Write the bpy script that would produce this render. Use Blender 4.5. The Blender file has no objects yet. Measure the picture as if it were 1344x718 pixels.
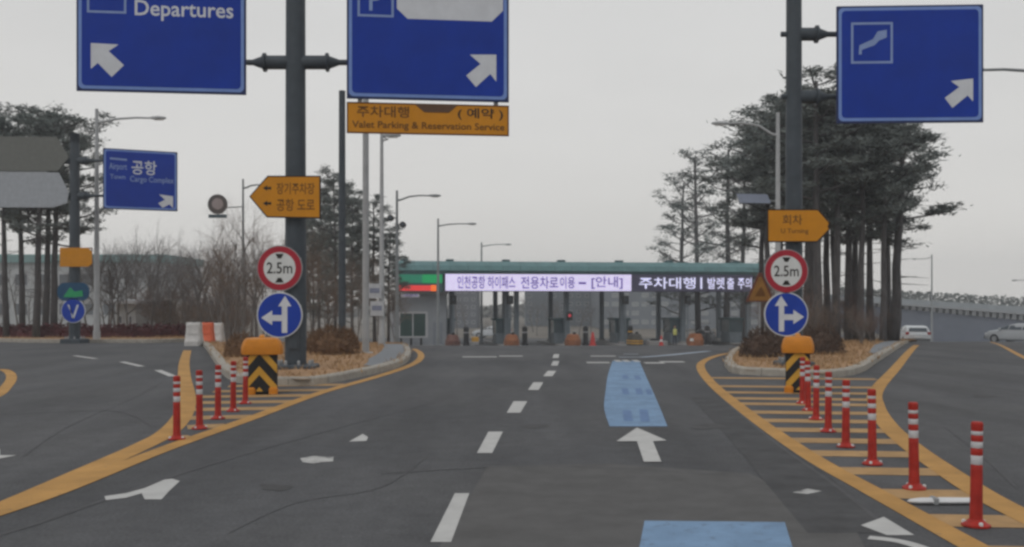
import bpy, bmesh, math, random
from mathutils import Vector, Matrix
C = bpy.context.scene.collection
S = bpy.context.scene
PI = math.pi

# ------------------------------------------------------------------ camera
F = 1300.0                       # focal length in photo pixels (1344 wide)
HOR = 400.0                      # photo row of the local horizon
CAMZ = 1.5
cam_d = bpy.data.cameras.new("camera"); cam = bpy.data.objects.new("camera", cam_d); C.objects.link(cam)
cam_d.sensor_width = 36.0; cam_d.lens = F/1344.0*36.0
cam_d.shift_y = (HOR-359.0)/1344.0
cam_d.clip_start = 0.1; cam_d.clip_end = 6000
cam.location = (0, 0, CAMZ); cam.rotation_euler = (PI/2, 0, 0)
S.camera = cam
S.cycles.filter_width = 2.8 if hasattr(S, 'cycles') else 1.5
S.view_settings.view_transform = 'Standard'; S.view_settings.look = 'None'
S.view_settings.exposure = 0.05; S.view_settings.gamma = 1.0
S.cycles.max_bounces = 6; S.cycles.volume_bounces = 1
S.cycles.transparent_max_bounces = 8

# ------------------------------------------------------------------ sky and sun (overcast)
SUN_EL, SUN_AZ = math.radians(48), math.radians(215)
w = bpy.data.worlds.new("World"); S.world = w; w.use_nodes = True
nt = w.node_tree; N = nt.nodes; L = nt.links; N.clear()
out = N.new('ShaderNodeOutputWorld'); bg = N.new('ShaderNodeBackground'); bg.inputs['Strength'].default_value = 0.1
sky = N.new('ShaderNodeTexSky'); sky.sky_type = 'NISHITA'; sky.sun_disc = False
sky.sun_elevation = SUN_EL; sky.sun_rotation = SUN_AZ; sky.dust_density = 4.0
tc = N.new('ShaderNodeTexCoord'); sep = N.new('ShaderNodeSeparateXYZ')
L.new(tc.outputs['Generated'], sep.inputs[0])
ramp = N.new('ShaderNodeValToRGB')                         # overcast deck: a little warmer and brighter near the horizon
r = ramp.color_ramp; r.elements[0].position = 0.0; r.elements[0].color = (0.635, 0.618, 0.594, 1)
r.elements[1].position = 1.0; r.elements[1].color = (0.56, 0.57, 0.58, 1)
e = r.elements.new(0.28); e.color = (0.588, 0.584, 0.572, 1)
L.new(sep.outputs['Z'], ramp.inputs[0])
nz = N.new('ShaderNodeTexNoise'); nz.inputs['Scale'].default_value = 2.2; nz.inputs['Detail'].default_value = 4
mp = N.new('ShaderNodeMapping'); mp.inputs['Scale'].default_value = (1, 1, 3.0)
L.new(tc.outputs['Generated'], mp.inputs[0]); L.new(mp.outputs[0], nz.inputs['Vector'])
mr = N.new('ShaderNodeMapRange'); mr.inputs['To Min'].default_value = 10.9; mr.inputs['To Max'].default_value = 12.1
mr.inputs['From Min'].default_value = 0.3; mr.inputs['From Max'].default_value = 0.7
L.new(nz.outputs['Fac'], mr.inputs['Value'])
sc = N.new('ShaderNodeVectorMath'); sc.operation = 'SCALE'
L.new(ramp.outputs[0], sc.inputs[0]); L.new(mr.outputs[0], sc.inputs['Scale'])
mix = N.new('ShaderNodeMixRGB'); mix.inputs[0].default_value = 0.93
L.new(sky.outputs[0], mix.inputs[1]); L.new(sc.outputs[0], mix.inputs[2])
L.new(mix.outputs[0], bg.inputs['Color']); L.new(bg.outputs[0], out.inputs[0])
sd = bpy.data.lights.new("sun", 'SUN'); sd.energy = 0.5; sd.angle = math.radians(25); sd.color = (1, 0.965, 0.92)
so = bpy.data.objects.new("sun", sd); C.objects.link(so)
d = Vector((math.sin(SUN_AZ)*math.cos(SUN_EL), math.cos(SUN_AZ)*math.cos(SUN_EL), math.sin(SUN_EL)))
so.rotation_euler = d.to_track_quat('Z', 'Y').to_euler(); so.location = (0, -20, 40)

# ------------------------------------------------------------------ land
def sstep(a, b, x):
    t = min(1, max(0, (x-a)/(b-a))); return t*t*(3-2*t)
def ground(x, y):
    if y < 20: p = 0.0
    elif y < 50: p = .04/60*(y-20)**2
    elif y < 92: p = .6 + .04*(y-50)
    elif y < 102: t = y-92; p = 2.28 + .04*t - .002*t*t
    else: p = 2.48
    q = x/max(y, 25.0)
    k = 1 - .25*sstep(.26, .36, q) - .55*sstep(.22, .34, -q)
    z = -k*p
    if y > 62 and q > .30:
        z -= sstep(.34, .40, q)*min(2.2, .0035*(y-62)**2)
    return z
def ray(px, py):
    """photo pixel -> point where its line of sight meets the land"""
    ax, az = (px-672)/F, -(py-HOR)/F
    y0 = 1.0; y = y0
    def g(y): return CAMZ + az*y - ground(ax*y, y)
    while y < 400:
        if g(y) <= 0: break
        y0 = y; y *= 1.01
    for _ in range(40):
        m = (y0+y)/2
        if g(m) > 0: y0 = m
        else: y = m
    return Vector((ax*y, y, ground(ax*y, y)))
def W(px, py, y): return Vector(((px-672)/F*y, y, CAMZ-(py-HOR)/F*y))
def gp(px, y):
    x = (px-672)/F*y; return Vector((x, y, ground(x, y)))
def hgt(px, py, y):            # height above the land of a point seen at row py, at distance y
    return W(px, py, y).z - gp(px, y).z

# ------------------------------------------------------------------ materials
MATS = {}
def mat(name, col, rough=.6, var=.12, scale=6, bump=0.0, metal=0.0, emit=0, bscale=None, spots=None, stretch=None):
    if name in MATS: return MATS[name]
    m = bpy.data.materials.new(name); m.use_nodes = True; n = m.node_tree.nodes; l = m.node_tree.links
    b = n['Principled BSDF']; b.inputs['Roughness'].default_value = rough; b.inputs['Specular IOR Level'].default_value = .2 if rough >= .4 else .5; b.inputs['Metallic'].default_value = metal
    t = n.new('ShaderNodeTexCoord'); src = t.outputs['Object']
    if stretch:
        mpn = n.new('ShaderNodeMapping'); mpn.inputs['Scale'].default_value = stretch
        l.new(src, mpn.inputs[0]); src = mpn.outputs[0]
    no = n.new('ShaderNodeTexNoise'); no.inputs['Scale'].default_value = scale; no.inputs['Detail'].default_value = 6
    no.inputs['Roughness'].default_value = .65
    l.new(src, no.inputs['Vector'])
    cr = n.new('ShaderNodeValToRGB'); e0, e1 = cr.color_ramp.elements
    e0.position, e1.position = .3, .7
    e0.color = tuple(max(0, c*(1-var)) for c in col)+(1,); e1.color = tuple(min(1, c*(1+var)) for c in col)+(1,)
    l.new(no.outputs['Fac'], cr.inputs[0]); colout = cr.outputs[0]
    if spots:                                             # worn-through places: (colour, threshold, scale)
        n2 = n.new('ShaderNodeTexNoise'); n2.inputs['Scale'].default_value = spots[2]; n2.inputs['Detail'].default_value = 8
        n2.inputs['Roughness'].default_value = .75; l.new(src, n2.inputs['Vector'])
        r2 = n.new('ShaderNodeValToRGB'); r2.color_ramp.elements[0].position = spots[1]; r2.color_ramp.elements[1].position = spots[1]+.1
        l.new(n2.outputs['Fac'], r2.inputs[0])
        mx = n.new('ShaderNodeMixRGB'); l.new(r2.outputs[0], mx.inputs[0]); l.new(colout, mx.inputs[1]); mx.inputs[2].default_value = spots[0]+(1,)
        colout = mx.outputs[0]
    l.new(colout, b.inputs['Base Color'])
    if emit:
        l.new(colout, b.inputs['Emission Color']); b.inputs['Emission Strength'].default_value = emit
    if bump:
        nb = n.new('ShaderNodeTexNoise'); nb.inputs['Scale'].default_value = bscale or scale*6; nb.inputs['Detail'].default_value = 5
        l.new(src, nb.inputs['Vector']); bp = n.new('ShaderNodeBump'); bp.inputs['Strength'].default_value = bump; bp.inputs['Distance'].default_value = .02
        l.new(nb.outputs['Fac'], bp.inputs['Height']); l.new(bp.outputs[0], b.inputs['Normal'])
    MATS[name] = m; return m

def asphalt():
    m = bpy.data.materials.new('asphalt'); m.use_nodes = True; n = m.node_tree.nodes; l = m.node_tree.links
    b = n['Principled BSDF']; b.inputs['Roughness'].default_value = .88
    b.inputs['Specular IOR Level'].default_value = .25
    t = n.new('ShaderNodeTexCoord')
    def noise(s, det, vec=None, rgh=.6):
        q = n.new('ShaderNodeTexNoise'); q.inputs['Scale'].default_value = s; q.inputs['Detail'].default_value = det; q.inputs['Roughness'].default_value = rgh
        l.new(vec or t.outputs['Object'], q.inputs['Vector']); return q.outputs['Fac']
    mpn = n.new('ShaderNodeMapping'); mpn.inputs['Scale'].default_value = (1.0, .16, 1); mpn.inputs['Rotation'].default_value = (0, 0, .12)
    l.new(t.outputs['Object'], mpn.inputs[0])
    big = noise(.22, 4); track = noise(.75, 4, mpn.outputs[0]); fine = noise(38, 4, rgh=.85); mid = noise(4, 6, rgh=.7)
    def rampc(f, a, bb, p0=.3, p1=.7):
        r = n.new('ShaderNodeValToRGB'); r.color_ramp.elements[0].position = p0; r.color_ramp.elements[1].position = p1
        r.color_ramp.elements[0].color = a+(1,); r.color_ramp.elements[1].color = bb+(1,); l.new(f, r.inputs[0]); return r.outputs[0]
    c = rampc(big, (.074, .076, .082), (.094, .095, .098))
    for f, lo, hi in ((track, .74, 1.22), (mid, .84, 1.14), (fine, .60, 1.45)):
        x = n.new('ShaderNodeMixRGB'); x.blend_type = 'MULTIPLY'; x.inputs[0].default_value = 1
        l.new(c, x.inputs[1]); l.new(rampc(f, (lo,)*3, (hi,)*3), x.inputs[2]); c = x.outputs[0]
    l.new(c, b.inputs['Base Color'])
    bp = n.new('ShaderNodeBump'); bp.inputs['Strength'].default_value = .35; bp.inputs['Distance'].default_value = .01
    l.new(fine, bp.inputs['Height']); l.new(bp.outputs[0], b.inputs['Normal'])
    return m
ASPH = asphalt()
GREY = (.09, .09, .095)
YELF = mat('faded_yellow_paint', (.40, .25, .115), .75, .18, 3, .2, 0, 0, 60, (GREY, .60, 7))
YEL = mat('yellow_paint', (.45, .25, .078), .75, .20, 1.6, .2, 0, 0, 60, (GREY, .60, 11))
WHT = mat('white_paint', (.48, .48, .47), .7, .10, 4, .2, 0, 0, 60, (GREY, .66, 9))
WHTF = mat('worn_white_paint', (.42, .42, .41), .75, .25, 6, .2, 0, 0, 60, (GREY, .52, 7))
BLUEP = mat('blue_paint', (.18, .285, .43), .8, .20, 1.8, .2, 0, 0, 60, ((.13, .18, .25), .55, 9))
DBLUE = mat('dark_blue_paint', (.12, .20, .36), .75, .2, 5)
STAIN = mat('oil_stain', (.072, .072, .074), .8, .25, 4)
TAR = mat('tar', (.076, .076, .080), .7, .2, 3)
PATCH = mat('dark_asphalt', (.073, .074, .077), .9, .25, 3, .3, 0, 0, 60)
PATCH2 = mat('light_asphalt', (.104, .103, .103), .9, .16, 3, .3, 0, 0, 60)
CONC = mat('concrete', (.36, .335, .295), .85, .2, 5, .3)
PAVE = mat('grey_paving', (.215, .228, .245), .85, .14, 6, .3)
SOIL = mat('dry_grass_soil', (.36, .225, .128), .95, .28, 2.2, .6, 0, 0, 18, ((.27, .19, .115), .58, 3))
LAND = mat('winter_ground', (.165, .150, .130), .95, .35, .3, .5, 0, 0, 9)
DPOLE = mat('slate_pole_paint', (.060, .072, .085), .5, .18, 3)
LPOLE = mat('light_grey_pole', (.36, .37, .38), .5, .12, 3)
MPOLE = mat('mid_grey_pole', (.22, .235, .245), .5, .15, 3)
GALV = mat('galvanised_steel', (.30, .31, .32), .45, .15, 5, 0, .3)
SBLUE = mat('sign_blue', (.004, .034, .30), .6, .14, 1.2)
SBLUE2 = mat('sign_border_blue', (.17, .27, .58), .45, .1, 2)
SDARK = mat('sign_edge_blue', (.018, .03, .10), .5, .1, 2)
SWHT = mat('sign_white', (.58, .60, .64), .5, .08, 3)
SPALE = mat('sign_pale_line', (.22, .30, .52), .5, .08, 3)
SORG = mat('sign_orange', (.55, .225, .010), .5, .10, 1.6)
SBRN = mat('sign_brown_print', (.13, .055, .012), .6, .1, 3)
SBLK = mat('sign_black_print', (.022, .02, .018), .6, .1, 3)
RBLUE = mat('round_sign_blue', (.010, .045, .34), .45, .12, 2)
RRED = mat('round_sign_red', (.36, .022, .040), .5, .12, 3)
RWHT = mat('round_sign_white', (.60, .62, .62), .5, .08, 3)
RED = mat('post_red', (.36, .030, .022), .5, .25, 7, 0, 0, 0, None, ((.22, .05, .04), .60, 14))
BAND = mat('reflective_band', (.50, .50, .52), .35, .12, 20)
ORG = mat('box_orange', (.55, .205, .022), .5, .15, 4, .1)
BLK = mat('black_plastic', (.022, .022, .024), .55, .2, 4)
YLS = mat('stripe_yellow', (.55, .30, .045), .5, .12, 4)
BARK = mat('pine_bark', (.082, .078, .080), .9, .35, 5, .6, 0, 0, 20, None, (1, 1, .3))
BARK2 = mat('bare_bark', (.15, .138, .132), .9, .3, 5, .5)
TWIG = mat('twigs', (.165, .160, .165), .9, .3, 2)
TWIGB = mat('brown_twigs', (.165, .122, .095), .9, .35, 2)
TWIGR = mat('red_twigs', (.15, .095, .085), .9, .35, 2)
NEED = mat('pine_needles', (.125, .145, .140), .8, .45, 1.1)
NEED2 = mat('pine_needles_pale', (.165, .185, .172), .8, .4, 1.1)
HEDG = mat('red_hedge_leaves', (.10, .036, .040), .8, .4, 2)
BUSHM = mat('dry_bush', (.165, .10, .06), .9, .45, 3)
BUSHD = mat('dark_dry_bush', (.095, .066, .052), .9, .45, 3)
STRAW = mat('straw', (.36, .235, .125), .9, .35, 3)
GLASS = mat('dark_glass', (.05, .065, .08), .15, .1, 2)

# ------------------------------------------------------------------ mesh tools
class MB:
    def __init__(s): s.v = []; s.f = []
    def add(s, vs, fs):
        o = len(s.v); s.v += [tuple(v) for v in vs]; s.f += [tuple(i+o for i in f) for f in fs]; return s
    def box(s, x0, x1, y0, y1, z0, z1, c=0.0):
        if c <= 0:
            return s.add([(x, y, z) for z in (z0, z1) for y in (y0, y1) for x in (x0, x1)],
                         [(0, 2, 3, 1), (4, 5, 7, 6), (0, 1, 5, 4), (2, 6, 7, 3), (0, 4, 6, 2), (1, 3, 7, 5)])
        P = [(x0+c, y0), (x1-c, y0), (x1, y0+c), (x1, y1-c), (x1-c, y1), (x0+c, y1), (x0, y1-c), (x0, y0+c)]
        return s.loft([[(x, y, z0) for x, y in P], [(x, y, z1-c) for x, y in P],
                       [((x-(x0+x1)/2)*(1-2*c/max(x1-x0, 1e-6))+(x0+x1)/2, (y-(y0+y1)/2)*(1-2*c/max(y1-y0, 1e-6))+(y0+y1)/2, z1) for x, y in P]])
    def loft(s, rings, cap=True):
        n = len(rings[0]); vs = [p for r_ in rings for p in r_]; fs = []
        for k in range(len(rings)-1):
            for i in range(n):
                j = (i+1) % n; fs.append((k*n+i, k*n+j, (k+1)*n+j, (k+1)*n+i))
        if cap: fs += [tuple(range(n-1, -1, -1)), tuple(range((len(rings)-1)*n, len(rings)*n))]
        return s.add(vs, fs)
    def lathe(s, prof, n=16, x=0, y=0, z=0):
        return s.loft([[(x+r_*math.cos(2*PI*i/n), y+r_*math.sin(2*PI*i/n), z+h) for i in range(n)] for r_, h in prof])
    def tube(s, pts, rad, n=8, cap=True):
        pts = [Vector(p) for p in pts]; rs = rad if isinstance(rad, (list, tuple)) else [rad]*len(pts)
        rings = []
        for i, p in enumerate(pts):
            t = (pts[min(i+1, len(pts)-1)]-pts[max(i-1, 0)]).normalized()
            u = t.cross(Vector((0, 0, 1)) if abs(t.z) < .9 else Vector((0, 1, 0))).normalized(); v = t.cross(u)
            rings.append([p+rs[i]*(math.cos(2*PI*k/n)*u+math.sin(2*PI*k/n)*v) for k in range(n)])
        return s.loft(rings, cap)
    def prism(s, poly, y0, y1):                     # outline in x,z; facing -y
        n = len(poly)
        a = sum(poly[i][0]*poly[(i+1) % n][1]-poly[(i+1) % n][0]*poly[i][1] for i in range(n))
        if a < 0: poly = poly[::-1]
        vs = [(x, y0, z) for x, z in poly]+[(x, y1, z) for x, z in poly]
        return s.add(vs, [tuple(range(n)), tuple(range(2*n-1, n-1, -1))]+[(i, i+n, (i+1) % n+n, (i+1) % n) for i in range(n)])
    def ring(s, outer, inner, y0, y1):              # frame between two outlines of equal count
        n = len(outer)
        vs = [(x, y0, z) for x, z in outer]+[(x, y0, z) for x, z in inner]+[(x, y1, z) for x, z in outer]+[(x, y1, z) for x, z in inner]
        fs = []
        for i in range(n):
            j = (i+1) % n
            fs += [(i, j, n+j, n+i), (2*n+i, 3*n+i, 3*n+j, 2*n+j), (i, 2*n+i, 2*n+j, j), (n+i, n+j, 3*n+j, 3*n+i)]
        return s.add(vs, fs)
    def build(s, name, m, parent=None, smooth=False, loc=None):
        me = bpy.data.meshes.new(name); me.from_pydata(s.v, [], s.f); me.materials.append(m); me.validate()
        bm = bmesh.new(); bm.from_mesh(me); bmesh.ops.recalc_face_normals(bm, faces=bm.faces); bm.to_mesh(me); bm.free()
        if smooth:
            me.polygons.foreach_set('use_smooth', [True]*len(me.polygons))
        o = bpy.data.objects.new(name, me); C.objects.link(o)
        if parent: o.parent = parent
        if loc: o.location = loc
        return o
def shade(o, ang=40):
    me = o.data; me.polygons.foreach_set('use_smooth', [True]*len(me.polygons))
    me.set_sharp_from_angle(angle=math.radians(ang)); return o
def tag(o, label, cat=None, group=None):
    o['label'] = label
    if cat: o['category'] = cat
    if group: o['group'] = group
    return o
def thing(name, label, cat, loc, rz=0, group=None):
    o = bpy.data.objects.new(name, None); C.objects.link(o); o.location = loc; o.rotation_euler = (0, 0, rz); o.empty_display_size = .3
    return tag(o, label, cat, group)
def struct(o, kind='structure'): o['kind'] = kind; return o
def dup(root, loc, rz=None, scale=None, label=None, group=None):
    r_ = root.copy(); C.objects.link(r_); r_.location = loc
    if rz is not None: r_.rotation_euler = (0, 0, rz)
    if scale is not None: r_.scale = scale if isinstance(scale, tuple) else (scale,)*3
    if label: r_['label'] = label
    if group: r_['group'] = group
    for ch in list(root.children):
        c = ch.copy(); C.objects.link(c); c.parent = r_
        for g in list(ch.children):
            q = g.copy(); C.objects.link(q); q.parent = c
    return r_
def rrect(x0, x1, z0, z1, rad, n=5):
    P = []
    for cx, cz, a in ((x1-rad, z1-rad, 0), (x0+rad, z1-rad, 90), (x0+rad, z0+rad, 180), (x1-rad, z0+rad, 270)):
        for k in range(n+1):
            t = math.radians(a+90*k/n); P.append((cx+rad*math.cos(t), cz+rad*math.sin(t)))
    return P
def circ(r_, n=32, cx=0, cz=0): return [(cx+r_*math.cos(2*PI*i/n), cz+r_*math.sin(2*PI*i/n)) for i in range(n)]
def text_part(name, body, x, z, width, height, m, parent, y, depth=.003):
    """flat lettering on a face that looks along -y, fitted into width x height, lower-left corner at x, z"""
    cu = bpy.data.curves.new(name, 'FONT'); cu.body = body; cu.extrude = 0; cu.offset = .012; cu.resolution_u = 3
    tmp = bpy.data.objects.new(name, cu); C.objects.link(tmp)
    dg = bpy.context.evaluated_depsgraph_get(); dg.update()
    me = bpy.data.meshes.new_from_object(tmp.evaluated_get(dg))
    bpy.data.objects.remove(tmp)
    if len(me.vertices) == 0: return None
    xs = [v.co.x for v in me.vertices]; zs = [v.co.y for v in me.vertices]
    sx = width/max(1e-6, max(xs)-min(xs)); sz = height/max(1e-6, max(zs)-min(zs)); mx, mz = min(xs), min(zs)
    for v in me.vertices: v.co = ((v.co.x-mx)*sx+x, y, (v.co.y-mz)*sz+z)
    me.materials.clear(); me.materials.append(m); me.name = name
    o = bpy.data.objects.new(name, me); C.objects.link(o); o.parent = parent
    return o

# ------------------------------------------------------------------ the ground and the road
def axis(a, b, lst):
    P = [a]
    while P[-1] < b:
        x = P[-1]; st = next(s_ for lim, s_ in lst if x < lim); P.append(min(b, x+st))
    return P
def sheet(name, xs, ys, dz, m):
    vs = [(x, y, ground(x, y)+dz) for y in ys for x in xs]; n = len(xs)
    fs = [(j*n+i, j*n+i+1, (j+1)*n+i+1, (j+1)*n+i) for j in range(len(ys)-1) for i in range(n-1)]
    o = MB().add(vs, fs).build(name, m, smooth=True); return struct(o)
sheet('ground', axis(-2500, 2500, [(-400, 300), (-60, 20), (60, 1.5), (400, 20), (9e9, 300)]),
      axis(-60, 5000, [(-20, 10), (110, 1.5), (400, 20), (9e9, 400)]), -.10, LAND)
road = sheet('road', axis(-34, 62, [(9e9, 1.0)]), axis(-20, 118, [(9e9, 1.0)]), 0, ASPH)

def cr(P, per=6):                                   # smooth curve through points
    if len(P) < 3:
        a, b = P[0], P[-1]; n = max(2, int((b-a).length/.8)); return [a.lerp(b, i/n) for i in range(n+1)]
    Q = []
    for i in range(len(P)-1):
        a, b, c, d_ = P[max(0, i-1)], P[i], P[i+1], P[min(len(P)-1, i+2)]
        for k in range(per):
            t = k/per
            Q.append(.5*((2*b)+(c-a)*t+(2*a-5*b+4*c-d_)*t*t+(3*b-a-3*c+d_)*t**3))
    Q.append(P[-1]); return Q
def flat2(P): return [Vector((p.x, p.y, 0)) for p in P]
def stripe(name, pix, wid, m, dz=.004, per=6, world=False):
    """painted line of constant width along photo points"""
    P = cr(flat2([p if isinstance(p, Vector) else ray(*p) for p in pix]), per)
    vs = []
    for i, p in enumerate(P):
        t = (P[min(i+1, len(P)-1)]-P[max(0, i-1)]).normalized(); nn = Vector((-t.y, t.x, 0))
        for s_ in (.5, -.5):
            q = p+nn*wid*s_; vs.append((q.x, q.y, ground(q.x, q.y)+dz))
    fs = [(2*i, 2*i+1, 2*i+3, 2*i+2) for i in range(len(P)-1)]
    return MB().add(vs, fs).build(name, m, road)
def quadband(name, left, right, m, dz=.004, n=24):
    """painted patch between a left and a right edge given in photo points"""
    A = cr(flat2([ray(*p) for p in left]), n); B = cr(flat2([ray(*p) for p in right]), n); k = 6; vs = []
    m_ = min(len(A), len(B))
    A = [A[round(i*(len(A)-1)/(m_-1))] for i in range(m_)]; B = [B[round(i*(len(B)-1)/(m_-1))] for i in range(m_)]
    for a, b in zip(A, B):
        for j in range(k+1):
            q = a.lerp(b, j/k); vs.append((q.x, q.y, ground(q.x, q.y)+dz))
    fs = [(i*(k+1)+j, i*(k+1)+j+1, (i+1)*(k+1)+j+1, (i+1)*(k+1)+j) for i in range(m_-1) for j in range(k)]
    return MB().add(vs, fs).build(name, m, road)
def decal(name, pix, m, dz=.004):
    P = [ray(*p) if not isinstance(p, Vector) else p for p in pix]
    return MB().add([(p.x, p.y, ground(p.x, p.y)+dz) for p in P], [tuple(range(len(P)))]).build(name, m, road)
def fillpoly(pts, z_fn, cuts=4):
    bm = bmesh.new(); vs = [bm.verts.new((p.x, p.y, 0)) for p in pts]; es = [bm.edges.new((vs[i], vs[(i+1) % len(vs)])) for i in range(len(vs))]
    bmesh.ops.triangle_fill(bm, edges=es, use_beauty=True)
    for _ in range(cuts):
        long = [e for e in bm.edges if e.calc_length() > 1.1]
        if not long: break
        bmesh.ops.subdivide_edges(bm, edges=long, cuts=1)
        bmesh.ops.triangulate(bm, faces=bm.faces)
    for v in bm.verts: v.co.z = z_fn(v.co.x, v.co.y)
    return bm

# road surface: repair patches, seams
decal('repair_patch', [(640, 612), (800, 609), (985, 622), (1120, 690), (1150, 745), (560, 745), (600, 680)], PATCH2, .0025)
quadband('repair_patch', [(905, 520), (960, 580), (1010, 640), (1060, 700)], [(960, 520), (1040, 580), (1105, 640), (1170, 700)], PATCH, .0028)
stripe('tar_seam', [(-20, 708), (60, 684), (160, 648), (250, 618), (330, 594)], .05, TAR, .003)
stripe('tar_seam', [(330, 594), (480, 552), (600, 520)], .03, TAR, .003)
stripe('tar_seam', [(500, 622), (720, 612), (980, 625)], .03, TAR, .0035)
stripe('tar_seam', [(0, 545), (150, 540), (200, 560)], .035, TAR, .003)

# lane dashes ahead (photo corner points)
for a in ([(597, 648), (616, 648), (592, 712), (565, 712)], [(641, 567), (660, 567), (646, 595), (626, 595)],
          [(674, 527), (692, 527), (683, 542), (665, 542)], [(700, 502), (713, 502), (707, 512), (693, 512)],
          [(719, 487), (730, 487), (725, 494), (713, 494)], [(726, 474), (734, 474), (732, 480), (723, 480)],
          [(727, 465), (734, 465), (733, 470), (725, 470)]):
    decal('lane_dash', a, WHT)
for a, b in (((98, 467), (126, 471)), ((160, 475), (186, 481)), ((207, 486), (227, 494))):
    stripe('lane_dash', [a, b], .16, WHT)
for pts, wd in (([(1190, 715), (1100, 640), (1010, 575), (945, 520)], .05), ([(30, 600), (90, 560), (180, 520), (215, 500)], .03), ([(1240, 560), (1290, 600), (1334, 640)], .03),
                ([(300, 700), (390, 660), (500, 640), (560, 600)], .02)):
    stripe('tar_seam', pts, wd*.7, TAR, .003)
for x, y, a, b in ((930, 560, 22, 4), (700, 560, 18, 3), (360, 640, 20, 5), (1290, 520, 14, 2)):
    decal('oil_stain', [(x+a*(1+.25*math.sin(3*t+x))*math.cos(t), y+b*(1+.25*math.cos(2*t+y))*math.sin(t)) for t in [2*PI*i/18 for i in range(18)]], STAIN, .0032)
# blue guide lane with its arrow
o = quadband('blue_lane', [(800, 560), (793, 535), (795, 512), (798, 492), (804, 474)], [(876, 560), (866, 535), (856, 512), (847, 492), (839, 474)], BLUEP, .004)
o['label'] = 'light blue guide lane strip'
o = quadband('blue_lane', [(838, 725), (846, 684)], [(1042, 725), (1030, 686)], BLUEP, .004, 8)
o['label'] = 'blue guide lane strip nearest the camera'
for cx, cy, wd, hh in ((823, 546, 12, 14), (845, 546, 12, 16), (820, 514, 9, 8), (838, 514, 9, 8), (820, 495, 8, 5), (836, 496, 8, 5), (851, 515, 7, 7)):
    decal('lane_lettering', [(cx-wd/2, cy-hh/2), (cx+wd/2-1, cy-hh/2), (cx+wd/2+2, cy+hh/2), (cx-wd/2+2, cy+hh/2)], DBLUE, .0065)
decal('straight_arrow', [(836, 562), (875, 579), (857, 580), (868, 607), (845, 607), (836, 580), (809, 580)], WHT, .008)
stripe('blue_lane', [(842, 469), (880, 466), (930, 461)], .28, mat('pale_blue_paint', (.36, .42, .50), .7, .15, 3), .005)
# left and right arrows near the camera
decal('turn_arrow', [(137, 652), (165, 648), (190, 641), (216, 630), (226, 629), (236, 632), (222, 645), (212, 656), (190, 656), (186, 648), (165, 654), (139, 657)], WHT)
decal('turn_arrow', [(0, 590), (0, 598), (22, 598), (-4, 603), (-60, 603), (-60, 590)], WHT)
decal('turn_arrow', [(1160, 679), (1200, 703), (1164, 703), (1130, 690)], WHT)
stripe('turn_arrow', [(1140, 706), (1180, 711), (1215, 722), (1240, 740)], .10, WHT)
decal('worn_marking', [(1040, 647), (1060, 642), (1079, 645), (1060, 649)], WHTF)
decal('worn_marking', [(394, 602), (412, 599), (438, 600), (437, 606), (412, 609), (397, 607)], WHTF)
decal('worn_marking', [(458, 580), (476, 570), (483, 574), (481, 579)], WHT)
# far toll-square markings
for x0, x1, y in ((607, 652, 468.5), (655, 686, 467.5), (775, 808, 467.5), (770, 800, 476), (846, 872, 476.5), (866, 898, 475)):
    stripe('square_marking', [(x0, y), (x1, y)], .6, WHT)
for x in (811, 822, 835): stripe('square_marking', [(x-4, 474), (x+4, 474)], 1.0, WHT, .008)
for x0, x1, y in ((812, 845, 469), (818, 838, 465)): stripe('square_marking', [(x0, y), (x1, y)], .3, mat('pale_blue_paint', (.36, .42, .50)), .006)

# yellow edge lines of the two splitter islands
stripe('yellow_line', [(-70, 690), (0, 668), (110, 620), (190, 584), (222, 566), (241, 543), (246, 520), (242, 495), (242, 475), (246, 460)], .26, YEL)
stripe('yellow_line', [(-60, 690), (0, 672), (90, 640), (215, 590), (330, 549), (420, 516), (500, 493), (540, 479), (552, 470), (551, 463), (543, 458)], .20, YEL, .0055)
for x0, x1, y in ((232, 255, 576), (246, 296, 561), (244, 329, 549), (244, 361, 538), (246, 386, 529), (262, 408, 521), (280, 428, 514), (300, 452, 507)):
    stripe('hatch_stripe', [(x0, y), (x1, y-2)], .44, YELF, .0035)
stripe('yellow_line', [(975, 461), (945, 466), (924, 474), (920, 484), (936, 505), (985, 545), (1060, 597), (1140, 642), (1200, 675), (1300, 730), (1370, 765)], .20, YEL)
stripe('yellow_line', [(1203, 453), (1180, 478), (1152, 510), (1150, 532), (1165, 558), (1196, 586), (1240, 617), (1300, 655), (1390, 700)], .24, YEL, .0055)
for x0, x1, y in ((926, 1150, 497), (938, 1150, 508), (948, 1150, 516), (960, 1150, 524), (970, 1152, 531), (985, 1158, 542), (999, 1164, 553), (1014, 1174, 565),
                  (1035, 1190, 579), (1059, 1206, 596), (1096, 1240, 619), (1150, 1284, 649), (1216, 1340, 684), (1290, 1400, 728)):
    stripe('hatch_stripe', [(x0, y-1), (x1, y+1)], .40, YELF, .0035)
stripe('yellow_line', [(1300, 449), (1330, 462), (1380, 486)], .16, YEL)
stripe('yellow_line', [(-30, 487), (0, 485), (12, 489), (15, 497), (8, 508), (-6, 520), (-40, 530)], .20, YEL)

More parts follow.
